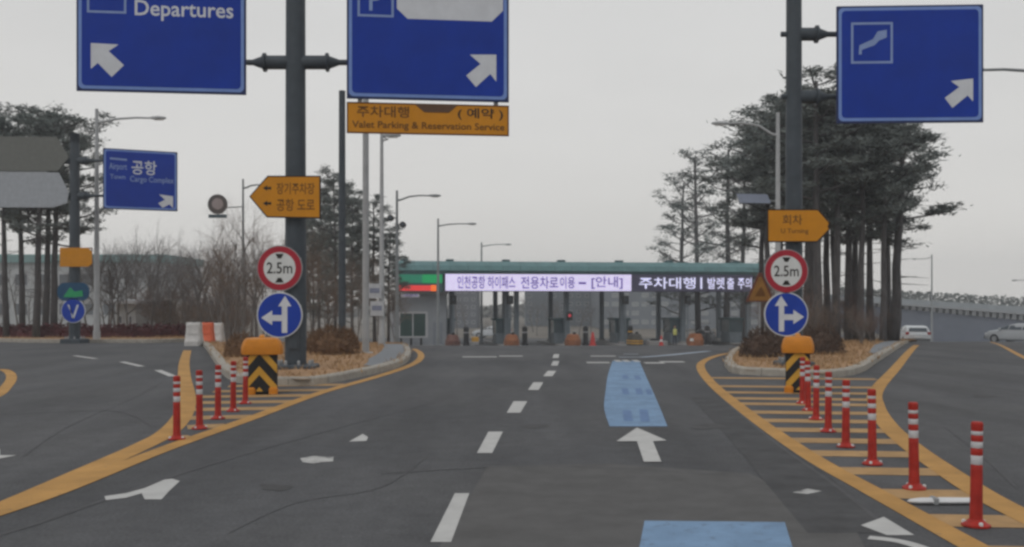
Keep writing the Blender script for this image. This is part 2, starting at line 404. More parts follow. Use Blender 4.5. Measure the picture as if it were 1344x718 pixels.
# ------------------------------------------------------------------ raised islands
def island(front, back, kerbparts):
    """front: photo points, back: world points; soil sheet, kerb of blocks"""
    P = cr(flat2([ray(*p) for p in front]), 8)
    Q = P+[Vector((x, y, 0)) for x, y in back]
    rnd = random.Random(3)
    soil = fillpoly(Q, lambda x, y: ground(x, y)+.112+.022*math.sin(x*1.7+y)*math.sin(y*1.3)+.014*math.sin(3.1*x)*math.cos(2.3*y), 6)
    me = bpy.data.meshes.new('island_soil'); soil.to_mesh(me); soil.free(); me.materials.append(SOIL)
    o = bpy.data.objects.new('island_soil', me); C.objects.link(o); struct(o)
    # kerb: one block about every metre, joints open by a centimetre
    D = [0]
    for i in range(1, len(P)): D.append(D[-1]+(P[i]-P[i-1]).length)
    def atd(s_):
        s_ = min(D[-1], max(0, s_)); i = 1
        while i < len(D)-1 and D[i] < s_: i += 1
        t = (s_-D[i-1])/max(1e-6, D[i]-D[i-1]); return P[i-1].lerp(P[i], t)
    def tan(s_): return (atd(s_+.15)-atd(s_-.15)).normalized()
    kb = None; s_ = 0; n = 0
    root = bpy.data.objects.new('kerb', None); C.objects.link(root); struct(root)
    p0 = atd(0); root.location = (p0.x, p0.y, ground(p0.x, p0.y))
    area = sum(Q[i].x*Q[(i+1) % len(Q)].y-Q[(i+1) % len(Q)].x*Q[i].y for i in range(len(Q)))
    sg = 1 if area > 0 else -1
    while s_ < D[-1]-.05:
        ln = min(1.0, D[-1]-s_); ring = []
        for q in (s_+.006, s_+ln/2, s_+ln-.006):
            p = atd(q); t = tan(q); nn = Vector((-t.y, t.x, 0))*sg
            a, b = p-nn*.02, p+nn*.17; z = ground(p.x, p.y)
            ring.append([(a.x-p0.x, a.y-p0.y, z-.08-root.location.z), (a.x-p0.x, a.y-p0.y, z+.13-root.location.z),
                         (a.x+nn.x*.025-p0.x, a.y+nn.y*.025-p0.y, z+.16-root.location.z),
                         (b.x-p0.x, b.y-p0.y, z+.16-root.location.z), (b.x-p0.x, b.y-p0.y, z-.08-root.location.z)])
        MB().loft(ring).build('kerb_stone', CONC, root); s_ += ln; n += 1
    return P, sg
LI, lsg = island([(262, 450), (270, 457), (284, 478), (300, 497), (330, 505), (371, 506), (411, 506), (469, 496), (523, 482), (538, 470), (537, 461), (531, 456)],
                 [(-7.0, 62), (-10.9, 74), (-11.2, 92), (-26, 94), (-24, 60), (-16.5, 47)], 0)
RI, rsg = island([(990, 456), (966, 462), (953, 476), (955, 484), (968, 491), (1030, 494), (1087, 496), (1127, 490), (1150, 476), (1178, 458), (1192, 450)],
                 [(27, 66), (34, 84), (33, 100), (21.5, 100), (20.5, 84), (15.5, 62)], 0)
def paving(P, sg, i0, i1, wid, off=.19):
    vs = []; n = i1-i0
    for i in range(i0, i1+1):
        p = P[i]; t = (P[min(i+1, len(P)-1)]-P[i-1]).normalized(); nn = Vector((-t.y, t.x, 0))*sg
        k = min(1, (i-i0)/6)
        for o_ in (off, off+wid*(.3+.7*k)):
            q = p+nn*o_; vs.append((q.x, q.y, ground(q.x, q.y)+.156))
    fs = [(2*i, 2*i+1, 2*i+3, 2*i+2) for i in range(n)]
    return struct(MB().add(vs, fs).build('pavement', PAVE))
paving(LI, lsg, 60, len(LI)-1, .7)
paving(RI, rsg, 66, len(RI)-1, .6)
# far left verge beyond the left road and its kerb
VP = [ray(-120, 446), ray(0, 449), ray(60, 450), ray(130, 450), ray(200, 450), ray(248, 449)]
def verge():
    P = cr(flat2(VP), 6); b = []
    for p in reversed(P): b.append(Vector((p.x*1.6-2, p.y+40, 0)))
    bm = fillpoly(P+b, lambda x, y: ground(x, y)+.13, 6); me = bpy.data.meshes.new('verge'); bm.to_mesh(me); bm.free(); me.materials.append(SOIL)
    o = bpy.data.objects.new('verge', me); C.objects.link(o); struct(o)
    m = MB()
    for i in range(len(P)-1):
        a, c_ = P[i], P[i+1]; t = (c_-a).normalized(); nn = Vector((-t.y, t.x, 0)); e = a+t*((c_-a).length-.012)
        rg = []
        for q in (a, e):
            z = ground(q.x, q.y); f, k = q-nn*.02, q+nn*.2
            rg.append([(f.x, f.y, z-.1), (f.x, f.y, z+.15), (k.x, k.y, z+.16), (k.x, k.y, z-.1)])
        m.loft(rg)
    struct(m.build('verge_kerb', CONC))
verge()

# ------------------------------------------------------------------ sign poles
def sign_pole(px, y, r0, r1, top, label, arms, group='sign poles'):
    """arms: (height, reach_left, reach_right, collar_left, collar_right)"""
    g = gp(px, y); t = thing('sign_pole', label, 'sign pole', (g.x, g.y, g.z), 0, group)
    P = MB().loft([[((r0+(r1-r0)*h/top)*math.cos(2*PI*(i+.5)/16), (r0+(r1-r0)*h/top)*math.sin(2*PI*(i+.5)/16), h) for i in range(16)] for h in (-.05, 3, 6, 9, top)])
    shade(P.build('pole', DPOLE, t))
    b = MB().box(-r0*1.9, r0*1.9, -r0*1.9, r0*1.9, -.05, .2, .03).build('base_plate', DPOLE, t)
    for k in range(8):
        a = PI/8+k*PI/4; MB().lathe([(.035, .19), (.035, .27), (.012, .30)], 6, r0*1.55*math.cos(a), r0*1.55*math.sin(a)).build('anchor_bolt', GALV, t)
    MB().box(-.11, .11, -r0-.03, -r0+.05, .55, .95, .02).build('hand_hole_cover', DPOLE, t)
    for (h, rl, rr, cl, cr_) in arms:
        a = MB(); a.tube([(-rl, 0, h), (rr, 0, h)], .062, 10); o = shade(a.build('arm', DPOLE, t))
        c = MB()
        if cr_: c.tube([(r1*.5, 0, h), (cr_, 0, h)], .155, 12); c.tube([(cr_-.05, 0, h), (cr_, 0, h)], .21, 12); c.tube([(cr_, 0, h), (cr_+.22, 0, h)], [.15, .07], 12)
        if cl: c.tube([(-r1*.5, 0, h), (-cl, 0, h)], .155, 12); c.tube([(-cl+.05, 0, h), (-cl, 0, h)], .21, 12); c.tube([(-cl, 0, h), (-cl-.22, 0, h)], [.15, .07], 12)
        shade(c.build('arm_collar', DPOLE, o))
    return t
YL, YR, YF = 21.7, 23.0, 42.5
pl = sign_pole(388, YL, .235, .205, 10.2, 'thick dark grey steel pole carrying blue panels on the left island',
               [(hgt(388, 82, YL), 1.07, 1.7, .70, .72), (hgt(388, -45, YL), 1.07, 1.7, .70, .72)])
pr = sign_pole(1042, YR, .205, .17, 10.4, 'dark grey steel pole with blue panel on the right island among pines',
               [(hgt(1042, 45, YR), .30, 1.4, 0, .55), (hgt(1042, 127, YR), .30, 1.4, 0, .55)])
pf = sign_pole(98, YF, .235, .20, hgt(98, 188, YF), 'distant grey sign pole standing on the far left verge',
               [(hgt(98, 211, YF), .9, 1.3, .55, .5), (hgt(98, 257, YF), .9, 1.3, .55, .5)])

# ------------------------------------------------------------------ sign panels
class Panel:
    """flat board seen at photo columns xl..xr and rows yt..yb (left edge), at distances yl and yr"""
    def __init__(s, name, label, cat, xl, xr, yt, yb, yl, yr, group=None):
        a, b = W(xl, yb, yl), W(xr, yb, yr); s.w = math.hypot(b.x-a.x, b.y-a.y); s.h = (yb-yt)/F*yl
        s.xl, s.xr, s.yt, s.yb = xl, xr, yt, yb
        s.t = thing(name, label, cat, ((a.x+b.x)/2, (a.y+b.y)/2, a.z), math.atan2(b.y-a.y, b.x-a.x), group)
    def x(s, px): return ((px-s.xl)/(s.xr-s.xl)-.5)*s.w
    def z(s, py): return (s.yb-py)/(s.yb-s.yt)*s.h
    def pt(s, P): return [(s.x(a), s.z(b)) for a, b in P]
    def part(s, name, P, m, y0=-.004, y1=0.0): return MB().prism(s.pt(P), y0, y1).build(name, m, s.t)
    def text(s, body, x0, x1, y0, y1, m, y=-.006, name='lettering'):
        return text_part(name, body, s.x(x0), s.z(y1), s.x(x1)-s.x(x0), s.z(y0)-s.z(y1), m, s.t, y)
    def brackets(s, back=.30):
        for fx in (-.32, .32):
            m = MB().box(fx*s.w-.04, fx*s.w+.04, .05, .11, .12*s.h, .88*s.h); m.build('back_rail', GALV, s.t)
def blue_board(label, xl, xr, yt, yb, yl, yr, group='blue overhead direction signs'):
    p = Panel('direction_sign', label, 'direction sign', xl, xr, yt, yb, yl, yr, group); w_, h = p.w/2, p.h
    MB().box(-w_, w_, 0, .05, 0, h, .012).build('backing_sheet', SDARK, p.t)
    MB().prism(rrect(-w_+.045, w_-.045, .05, h-.045, .10), -.004, .004).build('border', SBLUE2, p.t)
    MB().prism(rrect(-w_+.115, w_-.115, .12, h-.115, .09), -.008, .004).build('face', SBLUE, p.t)
    p.brackets(); return p
def arrow(cx, cy, L_, ang, sx=1.0):
    """solid arrow outline in photo pixels pointing at ang degrees (0 = right, 90 = up)"""
    base = [(-.5, -.16), (.06, -.16), (.0, -.46), (.5, 0), (.0, .46), (.06, .16), (-.5, .16)]
    c, s_ = math.cos(math.radians(ang)), math.sin(math.radians(ang))
    return [(cx+L_*(x*c-y*s_)*sx, cy-L_*(x*s_+y*c)) for x, y in base]
p = blue_board('blue overhead sign with Departures lettering and arrow to upper left', 100, 323, -140, 119, YL-.25, YL-.25+.42)
p.text('Departures', 176, 306, -3, 24, SWHT, -.0095)
p.part('arrow', [(119, 56), (155, 57), (142, 66), (162, 84), (146, 100), (128, 82), (119, 90)], SWHT, -.011, -.006)
x0, x1, y0, y1 = 114, 165, -42, 16
MB().ring(p.pt([(x0, y0), (x1, y0), (x1, y1), (x0, y1)]), p.pt([(x0+3, y0+3), (x1-3, y0+3), (x1-3, y1-3), (x0+3, y1-3)]), -.011, -.006).build('icon_frame', SPALE, p.t)
p = blue_board('tall blue overhead sign above an orange board with arrow to upper right', 455, 668, -128, 129, YL-.28, YL-.28+.42)
p.part('arrow', [(616, 67), (651, 66), (651, 102), (643, 92), (624, 110), (611, 95), (630, 79)], SWHT, -.011, -.006)
p.part('name_panel', [(520, -34), (660, -34), (660, 7), (645, 22), (534, 22), (520, 9)], SWHT, -.011, -.006)
x0, x1, y0, y1 = 469, 516, -30, 21
MB().ring(p.pt([(x0, y0), (x1, y0), (x1, y1), (x0, y1)]), p.pt([(x0+3, y0+3), (x1-3, y0+3), (x1-3, y1-3), (x0+3, y1-3)]), -.011, -.006).build('icon_frame', SPALE, p.t)
p.text('P', 484, 500, -18, 13, SPALE, -.0095, 'icon')
o = Panel('parking_sign', 'orange board hanging under the tall blue sign with two lines of lettering', 'sign', 455, 668, 133.5, 174.5, YL-.25, YL-.25+.42)
o_ = MB().box(-o.w/2, o.w/2, 0, .04, 0, o.h, .01).build('board', SORG, o.t)
MB().ring([(-o.w/2, 0), (o.w/2, 0), (o.w/2, o.h), (-o.w/2, o.h)], [(-o.w/2+.03, .03), (o.w/2-.03, .03), (o.w/2-.03, o.h-.03), (-o.w/2+.03, o.h-.03)], -.006, -.001).build('rim', SBRN, o.t)
o.text('주차대행', 468, 536, 138, 153, SBRN); o.text('( 예약 )', 600, 660, 138, 154, SBLK)
o.text('Valet Parking & Reservation Service', 462, 662, 158, 170, SBRN)
o.part('brown_patch', [(543, 134.5), (600, 134.5), (588, 145), (556, 145)], mat('brown_print', (.11, .06, .035), .6), -.008, -.001)
for fx in (-.42, .42): MB().box(fx*o.w-.05, fx*o.w+.05, .045, .075, -.0+.05, o.h+.5).build('hanger_strap', GALV, o.t)
p = blue_board('square blue overhead sign with pale icon box on the right pole', 1098, 1291, 8, 162, YR-.30, YR-.45)
x0, x1, y0, y1 = 1117, 1172, 30, 84
MB().ring(p.pt([(x0, y0), (x1, y0), (x1, y1), (x0, y1)]), p.pt([(x0+3, y0+3), (x1-3, y0+3), (x1-3, y1-3), (x0+3, y1-3)]), -.011, -.006).build('icon_frame', SPALE, p.t)
p.part('icon', [(1128, 60), (1146, 52), (1152, 42), (1164, 40), (1164, 50), (1154, 54), (1148, 60), (1131, 66), (1131, 72), (1127, 72)], SPALE, -.011, -.006)
p.part('arrow', [(1248, 108), (1277, 105), (1277, 135), (1270, 127), (1250, 143), (1240, 130), (1259, 116)], SWHT, -.011, -.006)
p = blue_board('smaller faraway blue direction sign beside the left lamp post', 135, 233, 194, 274, YF-.3, YF+.9)
p.text('공항', 172, 205, 208, 227, SWHT, -.0095); p.text('Airport', 143, 166, 213, 224, SPALE, -.0095)
MB().prism(p.pt([(144, 206), (166, 207), (166, 209.5), (144, 208.5)]), -.011, -.006).build('icon_line', SPALE, p.t)
p.text('Town', 144, 164, 228, 234, SPALE, -.0095); p.text('Cargo Complex', 170, 228, 229, 239, SPALE, -.0095)
p.part('arrow', [(208, 252), (227, 254), (227, 270), (222, 265), (213, 270), (207, 264), (216, 259)], SWHT, -.011, -.006)
# grey blank board, left arm of the far pole
p = Panel('blank_sign', 'grey blank board with pointed end left of the distant sign pole', 'sign', -20, 90, 178, 272, YF-.35, YF-.25)
p.part('upper_face', [(-20, 179), (74, 179), (90, 206), (76, 224), (-20, 224)], mat('grey_board', (.15, .155, .145), .7, .1), 0, .05)
p.part('lower_face', [(-20, 226), (77, 226), (90, 252), (88, 266), (70, 272), (-20, 272)], mat('pale_grey_board', (.34, .36, .39), .7, .12), 0, .05)
p.part('back_strip', [(-20, 214), (60, 214), (60, 236), (-20, 236)], GALV, .05, .08)

def arrow_board(label, outline, rim, lines, y, pads=()):
    xs = [a for a, b in outline]; ys = [b for a, b in outline]
    p = Panel('arrow_sign', label, 'sign', min(xs), max(xs), min(ys), max(ys), y, y, 'yellow arrow boards on the sign poles')
    p.part('rim', outline, SBLK, 0, .035)
    cx, cy = (min(xs)+max(xs))/2, (min(ys)+max(ys))/2
    inn = [(cx+(a-cx)*(1-2*rim/(max(xs)-min(xs))), cy+(b-cy)*(1-2*rim/(max(ys)-min(ys)))) for a, b in outline]
    p.part('board', inn, SORG, -.006, .004)
    for body, x0, x1, y0, y1, m in lines: p.text(body, x0, x1, y0, y1, m, -.008)
    for P in pads: p.part('marker', P, SBLK, -.010, -.004)
    MB().box(-p.w*.25, p.w*.25, .04, .09, p.h*.3, p.h*.4).build('mounting_bar', GALV, p.t); MB().box(-p.w*.25, p.w*.25, .04, .09, p.h*.65, p.h*.75).build('mounting_bar', GALV, p.t)
    return p
def mk(x, y): return [(x-6, y), (x, y-3.5), (x, y-1), (x+5, y-2), (x+5, y+2), (x, y+1.2), (x, y+3.5)]
arrow_board('yellow board pointing left on the thick left pole', [(327, 258), (351, 230.5), (421, 230.5), (421, 287), (350, 285.5)], 1.8,
            [('장기주차장', 363, 413, 240, 255, SBRN), ('공항 도로', 363, 413, 261, 277, SBRN)], YL-.34, (mk(351, 247), mk(351, 267)))
arrow_board('yellow board pointing right on the right pole', [(1007, 274.5), (1074, 274.5), (1093, 297), (1073, 318), (1007, 318)], 1.6,
            [('회차', 1027, 1053, 282, 295, SBRN), ('U Turning', 1025, 1061, 300, 308, SBRN)], YR-.32, ([(1088.5, 291), (1093, 297), (1088, 302), (1086, 297)],))
def plate(name, label, cx, cy, rad, y, group, rim_m, face_m, k=.93):
    g = W(cx, cy+rad, y); r_ = rad/F*y
    t = thing(name, label, 'road sign', (g.x, g.y, g.z), 0, group)
    MB().prism(circ(r_, 40, 0, r_), 0, .03).build('rim', rim_m, t)
    MB().prism(circ(r_*k, 40, 0, r_), -.006, .004).build('face', face_m, t)
    MB().box(-.3, .45, .03, .075, r_*.7, r_*.85).build('mounting_bar', GALV, t); MB().box(-.3, .45, .03, .075, r_*1.3, r_*1.45).build('mounting_bar', GALV, t)
    return t, r_
def height_sign(label, cx, cy, rad, y, txt):
    t, r_ = plate('height_limit_sign', label, cx, cy, rad, y, 'round red rimmed height limit signs', GALV, RRED, .96)
    MB().prism(circ(r_*.70, 40, 0, r_), -.010, -.002).build('white_disc', RWHT, t)
    for s_ in (1, -1):
        MB().prism([(-.19*r_, r_+s_*.63*r_), (.19*r_, r_+s_*.63*r_), (.07*r_, r_+s_*.42*r_), (-.07*r_, r_+s_*.42*r_)], -.014, -.008).build('black_wedge', SBLK, t)
    text_part('lettering', txt, -.56*r_, r_-.24*r_, 1.12*r_, .50*r_, SBLK, t, -.0115)
YSL, YSR = YL-.33, YR-.30
height_sign('round red height limit sign on the left sign pole', 367, 352, 30, YSL, '2.5m')
height_sign('round red height limit sign on the right sign pole', 1032, 356, 29, YSR, '2.5m')
def turn_sign(label, cx, cy, rad, y, side, name='mandatory_turn_sign'):
    t, r_ = plate(name, label, cx, cy, rad, y, 'round blue mandatory direction signs', RWHT, RBLUE, .95)
    u = side; q = lambda P: [(x*r_*u, r_+z*r_) for x, z in P]
    MB().prism(q([(.10, -.78), (.34, -.78), (.34, .38), (.52, .38), (.24, .84), (-.06, .38), (.10, .38)]), -.010, -.002).build('arrow', SWHT, t)
    MB().prism(q([(.098, -.26), (.098, .0), (-.32, .0), (-.32, .20), (-.80, -.12), (-.32, -.44), (-.32, -.26)]), -.0115, -.002).build('side_arrow', SWHT, t)
turn_sign('round blue straight or left sign on the left sign pole', 367, 413.5, 30, YSL, 1)
turn_sign('round blue straight or right sign on the right sign pole', 1032, 412.5, 29, YSR, -1)
t, r_ = plate('keep_sign', 'small round blue sign low on the distant left pole', 96, 408, 16, YF-.33, 'round blue mandatory direction signs', RWHT, RBLUE, .95)
for s_ in (-1, 1): MB().prism([(-.08*r_, .35*r_), (.08*r_, .35*r_), (.14*r_*s_+.33*r_*s_, 1.5*r_), (.14*r_*s_+.17*r_*s_, 1.5*r_)], -.010, -.002).build('arrow', SWHT, t)
g = W(96, 395, YF-.33)
t = thing('oval_sign', 'dark oval sign with green mark above the small round blue sign', 'road sign', (g.x, g.y, g.z))
k = (YF-.33)/F
MB().prism(rrect(-21*k, 21*k, 0, 24*k, 10*k), 0, .04).build('board', mat('dark_teal_sign', (.02, .07, .14), .5), t)
MB().prism([(-13*k, 5*k), (-4*k, 18*k), (2*k, 12*k), (12*k, 14*k), (13*k, 6*k), (2*k, 5*k)], -.006, 0).build('green_mark', mat('green_print', (.03, .30, .12), .5), t)
MB().box(-.3, .3, .045, .09, 9*k, 13*k).build('mounting_bar', GALV, t)
g = W(99.5, 350, YF-.33)
t = thing('small_board', 'small plain orange board on the distant left sign pole', 'sign', (g.x, g.y, g.z))
MB().prism([(-21*k, 0), (-21*k, 25*k), (16*k, 25*k), (21*k, 19*k), (21*k, 4*k), (16*k, 0)], 0, .04).build('board', SORG, t)
MB().ring([(-21*k, 0), (21*k, 0), (21*k, 25*k), (-21*k, 25*k)], [(-19.5*k, 1.5*k), (19.5*k, 1.5*k), (19.5*k, 23.5*k), (-19.5*k, 23.5*k)], .041, .046).build('back_rim', SBRN, t)
MB().box(-.3, .3, .045, .09, 9*k, 13*k).build('mounting_bar', GALV, t)
# warning triangle on its own thin post, right island
YT = 27.0; g = gp(997, YT)
t = thing('warning_sign', 'yellow triangular warning sign beside the right round signs', 'road sign', (g.x, g.y, g.z))
kk = YT/F; zt = hgt(997, 396, YT)
MB().lathe([(.03, 0), (.03, zt+.45)], 8).build('post', GALV, t)
tri = lambda s_: [(-19*kk*s_, zt+8*kk*(1-s_)), (19*kk*s_, zt+8*kk*(1-s_)), (2*kk*s_, zt+38*kk*s_+10*kk*(1-s_)), (-2*kk*s_, zt+38*kk*s_+10*kk*(1-s_))]
MB().prism(tri(1), -.065, -.035).build('rim', mat('dark_red_rim', (.13, .045, .03), .5), t)
MB().prism(tri(.80), -.071, -.06).build('face', mat('dull_amber', (.27, .135, .035), .6, .25, 6), t)
MB().prism([(-7*kk, zt+7*kk), (7*kk, zt+7*kk), (5*kk, zt+13*kk), (1*kk, zt+20*kk), (-3*kk, zt+14*kk)], -.076, -.068).build('symbol', SBRN, t)

# ------------------------------------------------------------------ street lamps and thin poles
def lamp(label, px, y, top, arm_end, arm_rows, base_r=.11, m=MPOLE, name='street_lamp', group='street lamps along the roads'):
    """top: photo row of the pole tip; arm_end: photo column of the head; arm_rows: (root row, head row)"""
    g = gp(px, y); H = hgt(px, top, y); t = thing(name, label, 'street lamp', (g.x, g.y, g.z), 0, group)
    shade(MB().lathe([(base_r*1.25, -.05), (base_r*1.2, .5), (base_r, .55), (base_r*.55, H)], 12).build('pole', m, t))
    MB().box(-base_r*2, base_r*2, -base_r*2, base_r*2, -.05, .12, .02).build('base_plate', m, t)
    if arm_end is None: return t
    dx = (arm_end-px)/F*y; s_ = 1 if dx > 0 else -1; za, zb = hgt(px, arm_rows[0], y), hgt(px, arm_rows[1], y)
    b = abs(dx)-.7
    a = MB().tube([(0, 0, za-.05), (s_*.25, 0, za), (s_*b*.4, 0, za+(zb-za)*.8), (s_*b*.75, 0, zb+.02), (s_*(b+.1), 0, zb)], [.06, .055, .05, .045, .04], 8)
    shade(a.build('arm', m, t))
    hd = MB()
    rings = []
    for q, hw, hh in ((b, .05, .05), (b+.12, .11, .08), (b+.40, .15, .10), (b+.68, .10, .06), (b+.74, .03, .03)):
        rings.append([(s_*q, hw*math.cos(2*PI*i/10), zb+hh*max(-.55, math.sin(2*PI*i/10))) for i in range(10)])
    h_ = shade(hd.loft(rings).build('lamp_head', m, t), 50)
    MB().box(min(s_*(b+.2), s_*(b+.6)), max(s_*(b+.2), s_*(b+.6)), -.09, .09, zb-.085, zb-.05).build('lens', mat('lamp_lens', (.6, .6, .58), .3), h_)
    return t
lamp('tall street lamp beside the distant left blue sign, arm to the right', 127, 44, 143, 217, (160, 155), .13, LPOLE)
lamp('street lamp behind the left island with round sign on its arm', 319, 58, 235, 360, (246, 243), .10)
lamp('street lamp whose head shows just under the orange board', 501, 41, 174, 525, (183, 178), .12, LPOLE)
lamp('street lamp carrying two cameras beyond the left island', 521, 57, 250, 578, (262, 257), .12)
lamp('street lamp just left of the toll gate centre, second nearest of its row', 575, 74, 287, 625, (296, 294), .12)
lamp('small faraway street lamp rising behind the toll gate roof', 632, 103, 318, 671, (323, 321), .14)
lamp('street lamp left of the right sign pole, arm to the left', 1021, 41, 148, 935, (176, 162), .14, LPOLE)
lamp('street lamp past the right frame edge with arm over the ramp', 1392, 30, 70, 1262, (98, 92), .12)
lamp('faint street lamp behind the right end of the toll roof', 893, 118, 312, 868, (320, 319), .14)
lamp('faraway street lamp on the viaduct beyond the two cars', 1223, 140, 334, 1197, (338, 340), .15)
lamp('second viaduct street lamp at the right edge of the picture', 1362, 118, 362, 1328, (366, 368), .13)
# plain poles
def plain_pole(label, px, y, top, r_, m, name='plain_pole'):
    g = gp(px, y); t = thing(name, label, 'pole', (g.x, g.y, g.z), 0, 'plain poles')
    H = hgt(px, top, y); shade(MB().lathe([(r_*1.1, -.05), (r_, .6), (r_*.85, H)], 12).build('shaft', m, t)); MB().lathe([(r_*.9, H), (r_*.9, H+.04), (.01, H+.07)], 12).build('cap', m, t)
    MB().box(-r_*2, r_*2, -r_*2, r_*2, -.05, .12, .02).build('base_plate', m, t); return t
plain_pole('dark plain pole ending at the corner of the orange board', 449, 34, 121, .13, DPOLE)
plain_pole('light grey plain pole passing behind the orange board', 480, 30.5, 60, .105, LPOLE)
t = plain_pole('slender grey pole with small camera right of the pine grove', 1176, 49, 255, .11, MPOLE, 'camera_pole')
H = hgt(1176, 291, 49)
MB().tube([(0, 0, H), (.40, 0, H)], .03, 6).build('bracket', MPOLE, t); shade(MB().tube([(.34, .1, H+.02), (.34, -.25, H+.02)], .09, 8).build('camera_housing', BLK, t))
# cameras on the fourth lamp
for px, py, lab in ((513, 286, 'upper black traffic camera on the camera lamp post'), (529, 295, 'lower black traffic camera on the camera lamp post')):
    g = W(px, py, 57); c = thing('traffic_camera', lab, 'camera', (g.x, g.y, g.z-.1), 0, 'traffic cameras on the lamp post')
    s_ = W(521, py, 57).x-g.x
    shade(MB().tube([(0, .25, .1), (0, -.3, .1)], .17, 10).build('housing', BLK, c)); MB().tube([(0, 0, .1), (s_, 0, .1)], .04, 6).build('bracket', BLK, c)
    MB().tube([(0, -.3, .1), (0, -.34, .1)], .10, 10).build('lens', GLASS, c)
# round sign and its plate hanging from the arm behind the left island
g = W(285.5, 283, 57.8)
t = thing('speed_sign', 'small round sign over a dark plate hanging in the sky left of the yellow arrow', 'road sign', (g.x, g.y, g.z)); k = 57.8/F
MB().prism(circ(13*k, 28, 0, 15*k), 0, .04).build('disc', mat('grey_brown_disc', (.10, .09, .09), .6), t)
MB().prism(circ(7.5*k, 28, 0, 15.5*k), -.006, 0).build('disc_face', mat('pale_disc', (.34, .29, .29), .6), t)
MB().box(-12*k, 12*k, 0, .04, -3*k, 1.5*k).build('plate', mat('plate_teal', (.05, .10, .13), .6), t)
MB().tube([(0, .07, 10*k), (34.5*k, .1, 12*k)], .035, 8).build('arm', MPOLE, t)
MB().box(-.03, .03, .04, .10, 0, 26*k).build('hanger', MPOLE, t)
# solar panel beside the right lamp
g = W(990, 268, 41); t = thing('solar_panel', 'grey tilted solar panel on the lamp left of the right pole', 'solar panel', (g.x, g.y, g.z))
a = MB(); 
a.loft([[(-.66, -.25, .0), (.62, -.25, -.02), (.62, .35, .42), (-.66, .35, .44)], [(-.66, -.28, .03), (.62, -.28, .01), (.62, .32, .45), (-.66, .32, .47)]]); a.build('panel', mat('solar_cell', (.12, .14, .19), .3), t)
MB().tube([(.2, .06, .2), (W(1021, 268, 41).x-g.x, 0, .1)], .035, 8).build('bracket', MPOLE, t)
# white notice boxes low on the light poles
for i, (px, py) in enumerate(((492, 382), (495, 405))):
    g = W(px, py, 40.8); t = thing('notice_plate', ['upper', 'lower'][i]+' pale notice plate strapped to the poles left of the booth', 'plate', (g.x, g.y, g.z), 0, 'notice plates')
    MB().box(-.28, .28, -.05, -.01, -.3, .3, .01).build('board', mat('pale_plate', (.45, .47, .5), .5), t); MB().box(-.2, .2, -.06, -.051, -.08, .12).build('print', mat('plate_print', (.2, .22, .3), .5), t)
    MB().box(-.3, .4, -.01, .03, -.05, .05).build('strap', GALV, t)

# ------------------------------------------------------------------ red delineator posts
def make_post():
    t = thing('delineator_post', '', 'post', (0, 0, 0), 0, 'red flexible posts on the hatched islands')
    b = MB().lathe([(.10, 0), (.10, .014), (.068, .03), (.050, .05)], 20); shade(b.build('base', RED, t), 30)
    for k in range(3):
        a = 2*PI*k/3+.5; MB().lathe([(.016, .01), (.016, .034), (.006, .04)], 6, .082*math.cos(a), .082*math.sin(a)).build('anchor_bolt', RWHT, t)
    pr_ = [(.046, .05), (.044, .10), (.041, .40), (.041, .44), (.0385, .445), (.0385, .515), (.041, .52), (.041, .56), (.0385, .565), (.0385, .615), (.041, .62), (.041, .655), (.0385, .66), (.0385, .69), (.042, .70), (.042, .745), (.034, .757), (.005, .760)]
    shade(MB().lathe(pr_, 18).build('tube', RED, t), 30)
    for z0, z1 in ((.447, .513), (.567, .613), (.661, .689)):
        shade(MB().lathe([(.0392, z0), (.0405, z0+.002), (.0405, z1-.002), (.0392, z1)], 18).build('reflective_band', BAND, t))
    return t
post0 = make_post(); first = True
SP = [(1281, 691, 'red post nearest the camera at the right'), (1200, 642, 'second red post of the right row from the camera'), (1145, 610, 'third red post of the right row from the camera'),
      (1110, 587, 'fourth red post of the right row from the camera'), (1087, 567, 'fifth red post of the right row from the camera'), (1071, 551, 'sixth red post of the right row from the camera'),
      (1061, 539, 'seventh red post of the right row from the camera'), (1053, 530, 'last red post of the right row, close to the striped box'),
      (232, 577, 'leftmost and nearest red post of the left row'), (262, 563, 'second red post of the left row from the left'), (286, 550, 'middle red post of the five in the left row'),
      (306, 540, 'fourth red post of the left row from the left'), (322, 530, 'red post touching the left striped box in view')]
rnd = random.Random(8)
for px, py, lab in SP:
    q = ray(px, py); q.z += .004; sc_ = .93
    if first: post0.location = q; post0['label'] = lab; post0.scale = (sc_,)*3; first = False
    else: dup(post0, q, rnd.uniform(0, 6), sc_, lab)
for o in [x for x in C.objects if x.name.startswith('delineator_post')]:
    o.rotation_euler.x = rnd.uniform(-.02, .02); o.rotation_euler.y = rnd.uniform(-.025, .025)

